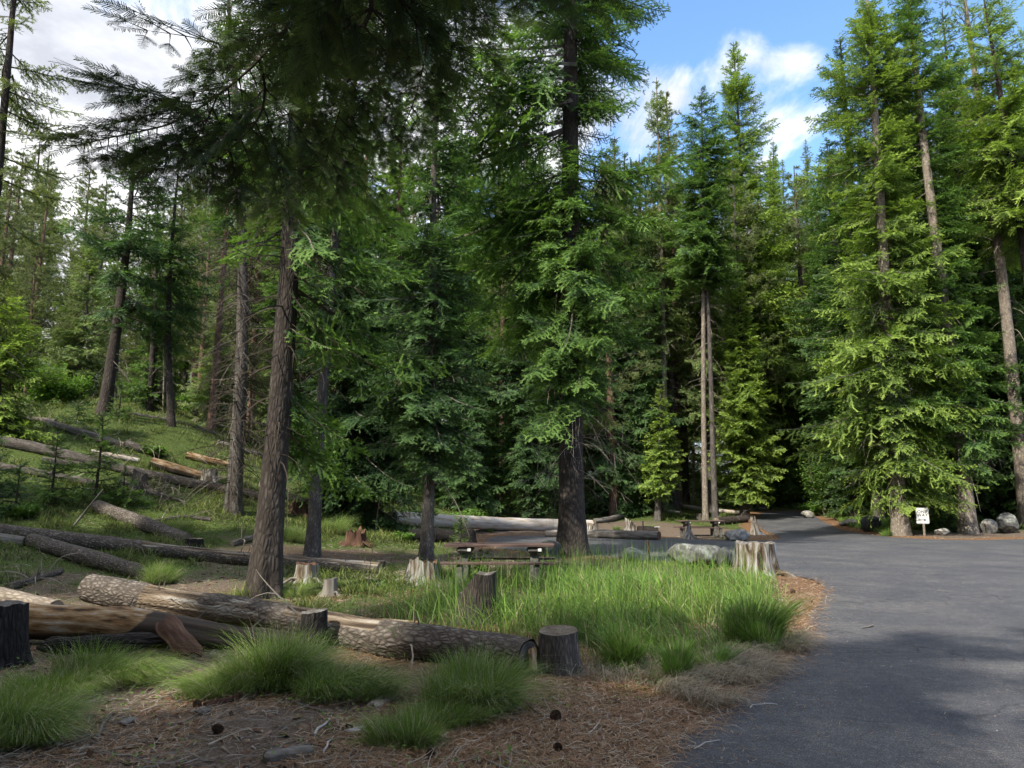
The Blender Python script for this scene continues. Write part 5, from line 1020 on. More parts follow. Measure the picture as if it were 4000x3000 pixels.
# ------------------------------------------------------------------ one way sign
def sign():
    b = hit(1996, 1158); Y = b[1]; ob = thing('road_sign', 'white one way sign with a black arrow on a short wooden post', 'road sign', tuple(b)); ob.rotation_euler = (0, 0, R(-18))
    wht = noisy('sign_white', [(.35, (.62, .62, .60)), (.7, (.80, .80, .78))], (1, 1, 1), 5, 6, .5, .05); blk, n, l = newmat('sign_black'); o = n.new('ShaderNodeOutputMaterial'); p = n.new('ShaderNodeBsdfPrincipled'); p.inputs['Base Color'].default_value = (.015, .015, .015, 1); p.inputs['Roughness'].default_value = .5; l.new(p.outputs[0], o.inputs[0])
    z1 = at(1993, 1097, Y)[2]-b[2]; z0 = at(1993, 1131, Y)[2]-b[2]; hh = z1-z0; ww = hh*.74; zc = (z0+z1)/2
    build('post', [boxp((.03, .03, z0*.5+.02), (.09, .06, z0+.60), bev=.008)], [BARK_PALE], ob)
    def rr(w, h, r, y, dep, m, name, par):
        pts = []
        for cx_, cz_, a0 in ((w/2-r, h/2-r, 0), (-w/2+r, h/2-r, 90), (-w/2+r, -h/2+r, 180), (w/2-r, -h/2+r, 270)):
            for k in range(7): a = R(a0+15*k); pts.append((cx_+r*math.cos(a), cz_+r*math.sin(a)))
        P = np.array(pts); k = len(P); F1 = np.array([[i, (i+1) % k, k+(i+1) % k, k+i] for i in range(k)]); V = np.concatenate((np.stack((P[:, 0], np.full(k, y), P[:, 1]+zc), -1), np.stack((P[:, 0], np.full(k, y+dep), P[:, 1]+zc), -1), [[0, y, zc]], [[0, y+dep, zc]]))
        F2 = np.array([[2*k, (i+1) % k, i] for i in range(k)]+[[2*k+1, k+i, k+(i+1) % k] for i in range(k)]); F1 = np.concatenate((F1[:, [0, 1, 2]], F1[:, [0, 2, 3]], F2)); return build(name, [(V, F1, 0, {'bk': V.copy()})], [m], par)
    rr(ww, hh, .045, -.012, .006, wht, 'plate', ob)
    # thin black border line
    P = []; w, h, r, t = ww-.03, hh-.03, .035, .008
    for q in (0, t):
        for cx_, cz_, a0 in ((w/2-r, h/2-r, 0), (-w/2+r, h/2-r, 90), (-w/2+r, -h/2+r, 180), (w/2-r, -h/2+r, 270)):
            for k in range(7): a = R(a0+15*k); P.append((cx_+(r-q)*math.cos(a), -.0145, cz_+(r-q)*math.sin(a)+zc))
    P = np.array(P); F = np.array([[i, 28+i, 28+(i+1) % 28, (i+1) % 28] for i in range(28)]); build('border_line', [(P, F, 0, {})], [blk], ob)
    for word, zz, sz in (('ONE', zc+hh*.27, .185), ('WAY', zc+hh*.06, .185)):
        cu = bpy.data.curves.new(word, 'FONT'); cu.body = word; cu.align_x = 'CENTER'; cu.size = sz; cu.extrude = .001; cu.offset = .004; cu.space_character = 1.12
        t = bpy.data.objects.new('text_tmp', cu); COL.objects.link(t); dg = bpy.context.evaluated_depsgraph_get(); me = bpy.data.meshes.new_from_object(t.evaluated_get(dg)); bpy.data.objects.remove(t)
        o = bpy.data.objects.new('lettering', me); COL.objects.link(o); o.parent = ob; o.rotation_euler = (R(90), 0, 0); o.location = (0, -.0155, zz-.075); me.materials.clear(); me.materials.append(blk); o.scale = (1.02, 1, 1)
    az = zc-hh*.27; V = np.array([(-.17, 0, -.020), (.06, 0, -.020), (.06, 0, -.058), (.17, 0, 0), (.06, 0, .058), (.06, 0, .020), (-.17, 0, .020)]); V[:, 1] = -.0152; V[:, 2] += az
    build('arrow', [(V, np.array([[0, 1, 5], [0, 5, 6], [2, 3, 4]]), 0, {})], [blk], ob)
sign()
# ------------------------------------------------------------------ bark slabs, wood scraps, cones
def slab(label, A, B, w, mat, seed, arch=.05, thick=.022, name='bark_slab', cat='bark', up=(0, -.6, .8)):
    A = np.array(A, float); B = np.array(B, float); d = B-A; L = np.linalg.norm(d); d /= L; up = norm(np.array([up], float))[0]; s = norm(np.cross(d, up)[None])[0]; nrm = np.cross(s, d); rg = np.random.default_rng(seed)
    nu, nv = 18, 9; U, Vv = np.meshgrid(np.linspace(0, 1, nu), np.linspace(-1, 1, nv), indexing='ij')
    wid = w*.5*(.75+.5*fbm(U*4+seed, U*0, s=seed))*np.clip(.35+np.minimum(U, 1-U)*6+.3*vnoise(U*9, Vv*3, s=seed), .2, 1); ends = (vnoise(Vv*3+seed, U*0+1, s=seed)-.5)*.18*L*(2*U-1)
    P = (A+d*L/2)+d*((U-.5)*L+ends)[..., None]+s*(wid*Vv)[..., None]+nrm*((1-Vv**2)*arch+(fbm(U*5, Vv*2+seed, s=seed)-.5)*.03)[..., None]; Pb = P-nrm*thick
    n = nu*nv; i = np.arange(nu-1)[:, None]*nv; j = np.arange(nv-1)[None]; Q = np.stack((i+j, i+j+1, i+nv+j+1, i+nv+j), -1).reshape(-1, 4)
    e = [k*nv for k in range(nu)]; e2 = [k*nv+nv-1 for k in range(nu)]; E = []
    for a, b in zip(e[:-1], e[1:]): E.append((a, b, n+b, n+a))
    for a, b in zip(e2[:-1], e2[1:]): E.append((b, a, n+a, n+b))
    for k in range(nv-1): E.append((k+1, k, n+k, n+k+1)); a = (nu-1)*nv+k; E.append((a, a+1, n+a+1, n+a))
    V = np.concatenate((P.reshape(-1, 3), Pb.reshape(-1, 3))); bk = np.concatenate([np.stack((Vv.ravel()*w*.5, Vv.ravel()*0, U.ravel()*L), -1)]*2)
    o = (A+B)/2; ob = build(name, [(V-o, np.concatenate((Q, Q[:, ::-1]+n, np.array(E))), 0, {'bk': bk})], [mat], None, False); ob.location = tuple(o); return tag(ob, label, cat)
slab('reddish brown bark slab leaning against the rotting yellow log', at(352, 1338, 8.62), at(420, 1420, 8.28), .24, ROT, 1)
slab('long dark bark shell peeled off under the rotting yellow log', at(95, 1396, 8.55), at(345, 1384, 8.5), .20, BURNT, 2, arch=.07, up=(0, -.9, .5))
slab('curled black bark strip lying behind the half-peeled log', at(640, 1316, 9.9), at(770, 1338, 9.7), .07, BURNT, 3, arch=.03)
slab('short brown and white wood chunk in the needles at the bottom edge', hit(575, 1644)+np.array((0, 0, .03)), hit(668, 1628)+np.array((0, 0, .03)), .11, WOOD_GREY, 4, arch=.03, thick=.035, name='wood_chunk', cat='wood', up=(0, 0, 1))
slab('grey flake of bark beside the cones at the lower left', hit(255, 1570)+np.array((0, 0, .02)), hit(285, 1558)+np.array((0, 0, .02)), .09, WOOD_GREY, 5, arch=.01, thick=.01, name='bark_flake', up=(0, 0, 1))
slab('bright white wood flake right of the lower-left cones', hit(425, 1548)+np.array((0, 0, .03)), hit(450, 1540)+np.array((0, 0, .04)), .09, WOOD_GREY, 6, arch=.01, thick=.012, name='wood_flake', cat='wood', up=(0, -.3, 1))
slab('white splinter of wood left of the small front grass tussock', hit(745, 1588)+np.array((0, 0, .02)), hit(790, 1578)+np.array((0, 0, .02)), .07, BLEACH, 7, arch=.01, thick=.012, name='wood_flake', cat='wood', up=(0, 0, 1))
slab('pale rotten wood piece among the tussocks in front of the log', hit(805, 1530)+np.array((0, 0, .02)), hit(845, 1500)+np.array((0, 0, .02)), .12, BLEACH, 8, arch=.02, thick=.02, name='wood_flake', cat='wood', up=(0, 0, 1))
slab('orange rotten wood scrap beside the lower-left cones', hit(440, 1528)+np.array((0, 0, .02)), hit(505, 1516)+np.array((0, 0, .025)), .07, ROT, 9, arch=.02, thick=.02, name='wood_chunk', cat='wood', up=(0, 0, 1))
slab('orange splintered wood standing between the log end and the cut stump', at(1152, 1450, 7.25), at(1150, 1398, 7.3), .07, PEELED, 10, arch=.01, thick=.03, name='wood_splinter', cat='wood', up=(0, -1, .1))
CONE = noisy('cone_scales', [(.3, (.035, .02, .013)), (.6, (.11, .07, .045)), (.8, (.22, .16, .11))], (1, 1, 1), 30, 4, .8, .2, coord='obj')
def cone(label, u, v, s=1., seed=0):
    b = hit(u, v); rg = np.random.default_rng(seed); V, F = [], []; k = 0; n = 110; L = .085*s; rm = .036*s; ax = norm(np.array([[rg.normal(), rg.normal(), .25]]))[0]; X = norm(np.cross(ax, (0, 0, 1.))[None])[0]; Y = np.cross(ax, X)
    for i in range(n):
        f = (i+.5)/n; a = i*2.39996; r = rm*math.sin(math.pi*min(.97, .12+.88*f))**.7; d = X*math.cos(a)+Y*math.sin(a); t = np.cross(ax, d); p = ax*L*(f-.5); tip = p+d*r+ax*.006*s; w = .009*s
        q = [p+d*.004, p+d*r*.7+t*w-ax*.002, tip+ax*.002+t*w*.5, tip+d*.002-t*w*.5+ax*.002, p+d*r*.7-t*w-ax*.002, p+d*r*.8+ax*.008*s]
        V += q; F += [(k, k+1, k+5), (k+1, k+2, k+5), (k+2, k+3, k+5), (k+3, k+4, k+5), (k+4, k, k+5), (k, k+1, k+2), (k, k+2, k+3), (k, k+3, k+4)]; k += 6
    ob = build('pine_cone', [(np.array(V), np.array(F), 0, {})], [CONE]); ob.location = (b[0], b[1], b[2]+.035*s); return tag(ob, label, 'pine cone')
cone('large open pine cone alone on the orange needles below the cut stump', 1200, 1560, 1.15, 1)
cone('dark pine cone touching the orange rotten scrap at the lower left', 515, 1512, 1.0, 2)
cone('dark pine cone left of the orange rotten scrap', 425, 1530, .9, 3)
cone('pine cone at the bottom left, nearest to the bottom edge', 470, 1585, .9, 4)
cone('small pine cone by the road litter at the bottom edge', 1205, 1625, .8, 5)
cone('black cone on the brown litter right of the bleached stump', 1712, 1283, 1.3, 6)
cone('pine cone in the bottom edge litter under the front tussock', 930, 1640, .8, 7)
# ------------------------------------------------------------------ young firs, shrubs, weeds
def young_fir(label, base, hpx, Rm, mat, seed, dz=.17, per=3.4, name='young_fir'):
    b = hit(*base); H = at(base[0], base[1]-hpx, b[1])[2]-b[2]; axis, _ = make_axis(np.zeros(3), np.array((.03, .02, H)), .02, seed); ob = thing(name, label, 'young tree', tuple(b))
    build('trunk', trunk_part(axis, H, .02+H*.012, seed, 8, None, step=.3, sink=.1, rtop=.004), [BARK_DARK], ob, True); fol, lim = crown(H, H*.06, Rm, max(.010, b[1]/768*.7), seed, axis, prof=lambda f: (1-f)**.8, dz=dz, per=per, droop=(-.05, .6), gaps=.05, lobes=.2)
    build('crown', [fol, (lim[0], lim[1], 1, lim[3])], [mat, TWIG], ob); return ob
for a in [('feathery young fir, tallest of the three saplings on the left slope', (205, 1085), 190, .8, FIR, 401), ('dark-stemmed young fir left of the tallest sapling on the left slope', (108, 1090), 150, .75, FIR, 402),
          ('low spreading young fir at the left edge below the saplings', (30, 1110), 105, .8, FIR_DARK, 403), ('small round fir bush beside the foot of the open-crowned fir', (165, 912), 50, .9, FIR_DARK, 404),
          ('fir seedling beside the charred black stump', (993, 1180), 52, .38, FIR, 405), ('little fir seedling clump in front of the saplings on the left', (262, 1092), 70, .9, FIR, 406),
          ('young fir hugging the base of the open-crowned fir', (255, 905), 80, .7, FIR, 407), ('tiny pine seedling in the grass right of the small brown stump', (792, 1278), 38, .16, FIR, 408),
          ('small fir under the dark-skirted fir beyond the huge bleached log', (1075, 1118), 60, 1.1, FIR, 409), ('young fir at the left edge behind the first sapling', (-20, 1060), 110, .9, FIR_DARK, 410)]: young_fir(*a)
def leaf_shrub(label, base, hpx, wpx, seed, stems=7, n=2600, leaf=.05, mat=None, cat='shrub', name='leafy_shrub', low=.25):
    b = hit(*base); D = b[1]; H = hpx*D/F0; Wd = wpx*D/F0*.5; rg = np.random.default_rng(seed); ob = thing(name, label, cat, tuple(b))
    a = rg.random(stems)*6.28; d = np.stack((np.cos(a)*Wd*.7/H, np.sin(a)*Wd*.7/H, np.ones(stems)), -1); tw, pts = twigs(np.zeros((stems, 3))+rg.normal(size=(stems, 3))*np.array((.05, .05, 0)), d, H*rg.uniform(.7, 1.0, stems), .008+H*.008, rg, droop=-.0, segs=8, curl=.15)
    i = rg.integers(0, stems, stems*9); k = rg.integers(2, 8, stems*9); t2, p2 = twigs(pts[i, k], norm(pts[i, k]-pts[i, k-1])+rg.normal(size=(len(i), 3))*.8, H*rg.uniform(.12, .35, len(i)), .005+H*.002, rg, droop=.05, segs=4, curl=.3)
    build('stems', [tw, t2], [TWIG_PALE], ob)
    src = p2[rg.integers(0, len(p2), n), rg.integers(1, 5, n)]+rg.normal(size=(n, 3))*np.array((Wd*.10, Wd*.10, H*.05)); src[:, 2] = np.maximum(src[:, 2], H*low*rg.random(n))
    dd = norm(rg.normal(size=(n, 3))*np.array((1, 1, .35))); X = norm(np.cross(dd, rg.normal(size=(n, 3))*.35+np.array((0, 0, 1.)))); L = leaf*rg.uniform(.7, 1.4, n)[:, None]
    V = np.stack((src, src+dd*L*.5+X*L*.33, src+dd*L, src+dd*L*.5-X*L*.33), 1).reshape(-1, 3); bI = (np.arange(n)*4)[:, None]; F = np.concatenate((bI+np.array([[0, 1, 2]]), bI+np.array([[0, 2, 3]])))
    build('foliage', [(V, F, 0, {'tip': np.repeat(rg.random(n)*.6+.2, 4)})], [mat or LEAF], ob); return ob
leaf_shrub('leafy multi-stemmed shrub with pale stems where the road bends', (1777, 1113), 136, 120, 501, stems=8, n=3600, leaf=.15, low=.3)
leaf_shrub('bright leafy bush at the top of the slope near the left edge', (92, 880), 90, 130, 502, stems=9, n=3000, leaf=.15)
leaf_shrub('leafy thicket of pale shrubs left of the open-crowned fir', (150, 872), 70, 150, 520, stems=10, n=3600, leaf=.15, low=.0)
leaf_shrub('pale green shrub in the light between the bent fir and the reddish trunk', (420, 898), 60, 110, 521, stems=10, n=2800, leaf=.15, low=.0)
leaf_shrub('pale green weed with compound leaves in front of the near picnic table', (1040, 1262), 75, 50, 503, stems=6, n=700, leaf=.05, name='weed_plant', cat='plant')
leaf_shrub('leafy undergrowth bush behind the huge bleached log, left part', (905, 1132), 42, 110, 504, stems=14, n=2600, leaf=.12, low=.0)
leaf_shrub('leafy undergrowth bush behind the huge bleached log, right part', (1010, 1136), 44, 130, 505, stems=14, n=2800, leaf=.12, low=.0)
leaf_shrub('low bright bush behind the column fir beside the far road', (1655, 1102), 38, 70, 506, stems=10, n=2200, leaf=.16, low=.0)
leaf_shrub('low bright bush on the inner curve of the far road', (1752, 1114), 34, 90, 507, stems=12, n=2600, leaf=.14, low=.0)
leaf_shrub('dark green undergrowth bush behind the dark roadside boulder', (1930, 1122), 36, 130, 508, stems=12, n=2400, leaf=.14, low=.0, mat=FIR)
leaf_shrub('ferny weed at the foot of the slim leaning grey trunk', (700, 1110), 60, 90, 509, stems=9, n=1600, leaf=.09, low=.0)
leaf_shrub('green weeds around the charred black stump', (870, 1170), 26, 90, 510, stems=10, n=1500, leaf=.08, low=.0)
leaf_shrub('bushy weed clump on the slope above the scaly log', (330, 985), 30, 90, 511, stems=9, n=1500, leaf=.10, low=.0)
leaf_shrub('bushy green clump between the saplings and the very long log', (40, 1120), 40, 120, 512, stems=9, n=2400, leaf=.08, low=.0)

# ------------------------------------------------------------------ grass
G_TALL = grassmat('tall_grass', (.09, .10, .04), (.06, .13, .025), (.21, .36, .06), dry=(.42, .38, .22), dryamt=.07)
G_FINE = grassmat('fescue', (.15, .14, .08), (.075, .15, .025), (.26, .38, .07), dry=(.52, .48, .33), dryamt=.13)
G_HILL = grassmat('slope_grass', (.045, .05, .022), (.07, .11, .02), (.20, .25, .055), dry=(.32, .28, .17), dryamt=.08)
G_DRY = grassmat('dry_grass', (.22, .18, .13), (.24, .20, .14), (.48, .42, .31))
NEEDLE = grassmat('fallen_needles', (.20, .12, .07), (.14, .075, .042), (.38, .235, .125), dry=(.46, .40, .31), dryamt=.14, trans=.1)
def wpoly(P): return np.array([hit(*p)[:2] for p in P])
def scatter(poly, n, rng):
    lo, hi_ = poly.min(0), poly.max(0); out = []
    while sum(map(len, out)) < n:
        p = rng.uniform(lo, hi_, (n*2, 2)); out.append(p[in_poly(p[:, 0], p[:, 1], poly)])
    return np.concatenate(out)[:n]
def lift(p): return np.concatenate((p, terr(p[:, 0], p[:, 1])[:, None]), 1)
def away_from(p, rd): return p[rd > .05]
rng = np.random.default_rng(21)
# tall bright meadow
def meadow():
    poly = wpoly([(790, 1360), (900, 1300), (960, 1262), (1060, 1235), (1180, 1222), (1290, 1212), (1420, 1220), (1560, 1238), (1660, 1262), (1700, 1320), (1690, 1370), (1570, 1420), (1420, 1440), (1290, 1438), (1255, 1400), (1100, 1392), (900, 1375)])
    p = scatter(poly, 46000, rng); x, y = p.T; d = fbm(x*.8, y*.8, s=44, o=3); sp = road_dist(x, y); k = rng.random(len(p)) < ss(.30, .52, d+.18*ss(13, 9, y))*ss(.15, .9, sp)*(.22+.78*ss(17.5, 12.5, y))*(.30+.70*vnoise(x*3.1, y*3.1, s=47))*(.12+.88*ss(-1.6, .3, x+.10*(y-12)))
    # a thinner patch of pale stalks near the road
    k &= ~((np.hypot(x-2.4, y-9.6) < .8) & (rng.random(len(p)) < .8)); p = p[k]; P = lift(p); n = len(P)
    h = rng.uniform(.14, .60, n)*(.45+1.05*fbm(p[:, 0]*.9, p[:, 1]*.9, s=45)); h *= 1-.35*ss(13, 18, p[:, 1]); a = fbm(p[:, 0]*.5, p[:, 1]*.5, s=46)*6+rng.normal(size=n)*1.2; ln = np.stack((np.cos(a), np.sin(a), 0*a), -1)
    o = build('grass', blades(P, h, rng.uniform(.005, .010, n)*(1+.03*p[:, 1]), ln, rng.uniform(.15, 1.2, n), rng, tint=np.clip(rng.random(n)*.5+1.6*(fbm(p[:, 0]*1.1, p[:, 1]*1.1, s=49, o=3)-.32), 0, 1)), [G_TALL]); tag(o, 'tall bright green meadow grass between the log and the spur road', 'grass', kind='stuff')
    wide = wpoly([(700, 1400), (760, 1290), (900, 1250), (1050, 1215), (1180, 1212), (1300, 1208), (1440, 1216), (1600, 1236), (1700, 1268), (1730, 1340), (1700, 1400), (1560, 1465), (1400, 1475), (1290, 1470), (1250, 1420), (1100, 1405)])
    p = scatter(wide, 9000, rng); p = p[(road_dist(p[:, 0], p[:, 1]) > .1) & (rng.random(9000) < ss(.4, .6, fbm(p[:, 0]*1.6, p[:, 1]*1.6, s=48, o=3)))]; P = lift(p); n = len(P); a = rng.random(n)*6.28; ln = np.stack((np.cos(a), np.sin(a), 0*a), -1)
    o = build('grass', blades(P, rng.uniform(.06, .38, n), rng.uniform(.004, .009, n), ln, rng.uniform(.3, 1.4, n), rng), [G_TALL]); tag(o, 'thin scattered grass fringing the tall meadow patch', 'grass', kind='stuff')
    # seed stalks
    p = scatter(poly, 1300, rng); P = lift(p); n = len(P); a = rng.random(n)*6.28; ln = np.stack((np.cos(a), np.sin(a), 0*a), -1)
    o = build('grass_stalks', blades(P, rng.uniform(.5, .85, n), .007, ln, rng.uniform(0, .25, n), rng), [G_TALL]); tag(o, 'thin upright seed stalks standing above the meadow grass', 'grass', kind='stuff')
meadow()
def hill_grass():
    n0 = 560000; u = rng.random(n0); y = 9+56*u**1.25; x = -(.72*y)+rng.random(n0)*(1.50*y); rd = road_dist(x, y); g = green_mask(x, y, rd); lod = np.clip(1.25-(y-9)/80, .35, 1)
    pd = .30+.7*fbm(x*1.9, y*1.9, s=51, o=3); k = (rng.random(n0) < ss(.42, .85, g*1.1*pd+.15)*lod) & (rd > .15)
    x, y = x[k], y[k]; P = lift(np.stack((x, y), -1)); n = len(P); tuft = fbm(x*1.4, y*1.4, s=52, o=3); h = (.05+.30*ss(.45, .75, tuft))*rng.uniform(.6, 1.3, n)*(1-.0*y); a = rng.random(n)*6.28; ln = np.stack((np.cos(a), np.sin(a), 0*a), -1)
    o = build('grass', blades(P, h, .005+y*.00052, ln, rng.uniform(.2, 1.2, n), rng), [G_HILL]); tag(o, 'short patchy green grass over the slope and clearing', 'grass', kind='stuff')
hill_grass()
def verge():
    poly = wpoly([(1752, 1107), (1790, 1116), (1830, 1138), (1890, 1150), (1930, 1150), (1960, 1138), (1900, 1118), (1830, 1104), (1770, 1098)]); p = scatter(poly, 26000, rng); p = p[road_dist(p[:, 0], p[:, 1]) > .5]; P = lift(p); n = len(P); a = rng.random(n)*6.28; ln = np.stack((np.cos(a), np.sin(a), 0*a), -1)
    o = build('grass', blades(P, rng.uniform(.1, .45, n), .03, ln, rng.uniform(.3, 1.3, n), rng), [G_TALL]); tag(o, 'bright sunlit grass verge inside the bend of the far road', 'grass', kind='stuff')
    poly = wpoly([(1960, 1146), (2060, 1144), (2215, 1142), (2300, 1130), (2200, 1122), (1960, 1124)]); p = scatter(poly, 16000, rng); p = p[road_dist(p[:, 0], p[:, 1]) > .8]; P = lift(p); n = len(P); a = rng.random(n)*6.28; ln = np.stack((np.cos(a), np.sin(a), 0*a), -1)
    o = build('grass', blades(P, rng.uniform(.08, .3, n), .03, ln, rng.uniform(.3, 1.3, n), rng), [G_HILL]); tag(o, 'dark green ground cover under the trees by the sign', 'ground cover', kind='stuff')
verge()
# fescue tussocks, each a thing
def tussock(label, base, wpx, hpx, n, seed, sweep=(.3, -.2), mat=None, w=.0032, group='grass tussocks by the fallen logs', dry=.0, hfix=None, upright=.0):
    b = hit(*base); D = b[1]; rad = wpx*.5*D/F0; h = hfix or hpx*D/F0*1.2; rg = np.random.default_rng(seed); m = max(4, int(n/330)); ca = rg.random(m)*6.28; cr = rad*.62*np.sqrt(rg.random(m)); cx, cy_ = np.cos(ca)*cr, np.sin(ca)*cr*.8
    cd = np.stack((cx, cy_, 0*cx), -1)/rad*1.1+rg.normal(size=(m, 3))*np.array((.38, .38, 0))+np.array((*sweep, 0))*rg.uniform(.4, 1.3, m)[:, None]; ch = rg.uniform(.55, 1.1, m)*(1-.35*cr/rad)
    k = rg.integers(0, m, n); a = rg.random(n)*6.28; r = rad*.20*np.sqrt(rg.random(n)); x = cx[k]+np.cos(a)*r; y = cy_[k]+np.sin(a)*r; P = np.stack((x, y, 0*x), -1); P[:, 2] = terr(P[:, 0]+b[0], P[:, 1]+b[1])-b[2]-.01
    out = cd[k]+np.stack((np.cos(a), np.sin(a), 0*a), -1)*(r/(rad*.20))[:, None]*.45+rg.normal(size=(n, 3))*np.array((.32, .32, 0)); amt = np.linalg.norm(out, axis=1); ln = out/amt[:, None]; amt = np.clip(amt*(.85-.5*upright), .05, 1.5)
    hh = h*rg.uniform(.30, 1.1, n)*ch[k]*(1+.2*amt); th = rg.random(n) < .14; hh = np.where(th, hh*.6, hh); amt = np.where(th, 1.5, amt)
    o = build('grass_tussock', blades(P, hh, w*rg.uniform(.7, 1.3, n), ln, amt, rg, tint=np.clip(rg.random(n)*.7+.3*rg.random(m)[k], 0, 1)), [mat or G_FINE]); o.location = tuple(b); return tag(o, label, 'grass tussock', group)
tussock('big fine-bladed tussock in front of the charred stump', (600, 1480), 260, 125, 8500, 601, sweep=(.1, -.1))
tussock('swept-over tussock right of the big one, under the log', (745, 1500), 270, 85, 6500, 602, sweep=(.9, -.25))
tussock('tussock left of the big one, spreading over the litter', (480, 1500), 210, 70, 5200, 603, sweep=(-.5, -.3))
tussock('low swept tussock in front of the dark bark shell', (215, 1475), 290, 90, 7000, 604, sweep=(.8, -.2))
tussock('flattened tussock beside the stump at the left edge', (105, 1505), 240, 70, 5200, 605, sweep=(.1, -.5))
tussock('tussock in the bottom left corner', (20, 1600), 260, 120, 7500, 606, sweep=(.7, -.4))
tussock('smaller tussock between the corner tussock and the litter', (95, 1560), 170, 70, 3600, 607, sweep=(.7, -.3))
tussock('tall rounded tussock left of the cut stump', (1010, 1530), 250, 130, 8500, 608, sweep=(.25, -.1), upright=.3)
tussock('small upright tussock at the front edge of the litter', (885, 1605), 200, 85, 4200, 609, sweep=(.1, -.1), upright=.7)
tussock('loose tussock linking the front tussock and the rounded one', (985, 1570), 170, 70, 2600, 610, sweep=(.5, -.2), upright=.3)
tussock('big-leaved bright tussock on the road edge', (1632, 1400), 150, 120, 3600, 611, sweep=(0, 0), mat=G_TALL, w=.0075, upright=.6, group='bright tussocks by the road')
tussock('smaller bright tussock left of the one on the road edge', (1468, 1478), 110, 95, 1600, 612, sweep=(-.1, 0), mat=G_TALL, w=.0075, upright=.8, group='bright tussocks by the road')
tussock('bright grass clump right of the round cut stump', (1340, 1440), 150, 90, 2600, 613, sweep=(0, 0), mat=G_TALL, w=.007, upright=.5, group='bright tussocks by the road')
tussock('thin bright clump between the two roadside tussocks', (1545, 1455), 100, 70, 900, 614, sweep=(.2, 0), mat=G_TALL, w=.006, upright=.7, group='bright tussocks by the road')
tussock('weedy leaves growing in front of the middle of the half-peeled log', (880, 1425), 90, 80, 420, 615, sweep=(.1, 0), mat=G_TALL, w=.011, upright=.8, group='bright tussocks by the road')
tussock('grassy tuft behind the low dark stump on the left', (345, 1262), 110, 60, 3200, 616, sweep=(.2, 0))
tussock('round tuft in front of the scaly log on the slope', (385, 1155), 80, 45, 2200, 617)
tussock('tuft beside the slim leaning grey trunk', (728, 1150), 90, 48, 2400, 618)
tussock('second tuft between the dark fir trunk and the slim trunk', (632, 1170), 70, 45, 2200, 619)
tussock('tuft at the foot of the dark furrowed fir trunk', (640, 1290), 80, 42, 2600, 620)
tussock('grass clump at the foot of the sunlit fir by the road', (1925, 1158), 50, 20, 700, 621, w=.012, mat=G_TALL)
tussock('round green tuft on bare ground behind the picnic site', (1395, 1148), 50, 18, 700, 622, w=.012, mat=G_TALL)
for i, (u, v) in enumerate([(1310, 1156), (1330, 1146), (1060, 1150), (1470, 1118)]): tussock(['tuft by the small bleached flared stump', 'tuft below the short forked log', 'tuft in front of the huge bleached log', 'tuft near the burnt pine'][i], (u, v), 34, 14, 400, 630+i, w=.012, mat=G_TALL, group='small tufts beyond the spur road')

# ------------------------------------------------------------------ litter: fallen needles, twigs, chips, dry stalks
def litter_blades(p, L, w, rg, z=.004, lift_=.03):
    n = len(p); P = lift(p); P[:, 2] += z+rg.random(n)*lift_*.5; a = rg.random(n)*6.28; d = np.stack((np.cos(a), np.sin(a), rg.normal(size=n)*.10), -1); L = L*rg.uniform(.5, 1.2, n); X = np.stack((-np.sin(a), np.cos(a), 0*a), -1); b2 = rg.normal(size=n)*.12
    m = P+d*(L*.5)[:, None]+X*(L*b2)[:, None]; m[:, 2] += rg.random(n)*lift_*.5; e = P+d*L[:, None]; e[:, 2] = np.maximum(terr(e[:, 0], e[:, 1])+.004, 0); w = np.broadcast_to(w, (n,))[:, None]
    V = np.stack((P-X*w*.5, P+X*w*.5, m-X*w*.5, m+X*w*.5, e), 1).reshape(-1, 3); V[:, 2] += np.tile(np.array((0, .001, 0, .001, 0)), n); b = (np.arange(n)*5)[:, None]; F = np.concatenate((b+np.array([[0, 1, 3]]), b+np.array([[0, 3, 2]]), b+np.array([[2, 3, 4]])))
    bk = np.stack((np.repeat(rg.random(n), 5), np.repeat(rg.random(n), 5), np.ones(n*5)), -1); return (V, F, 0, {'bk': bk})
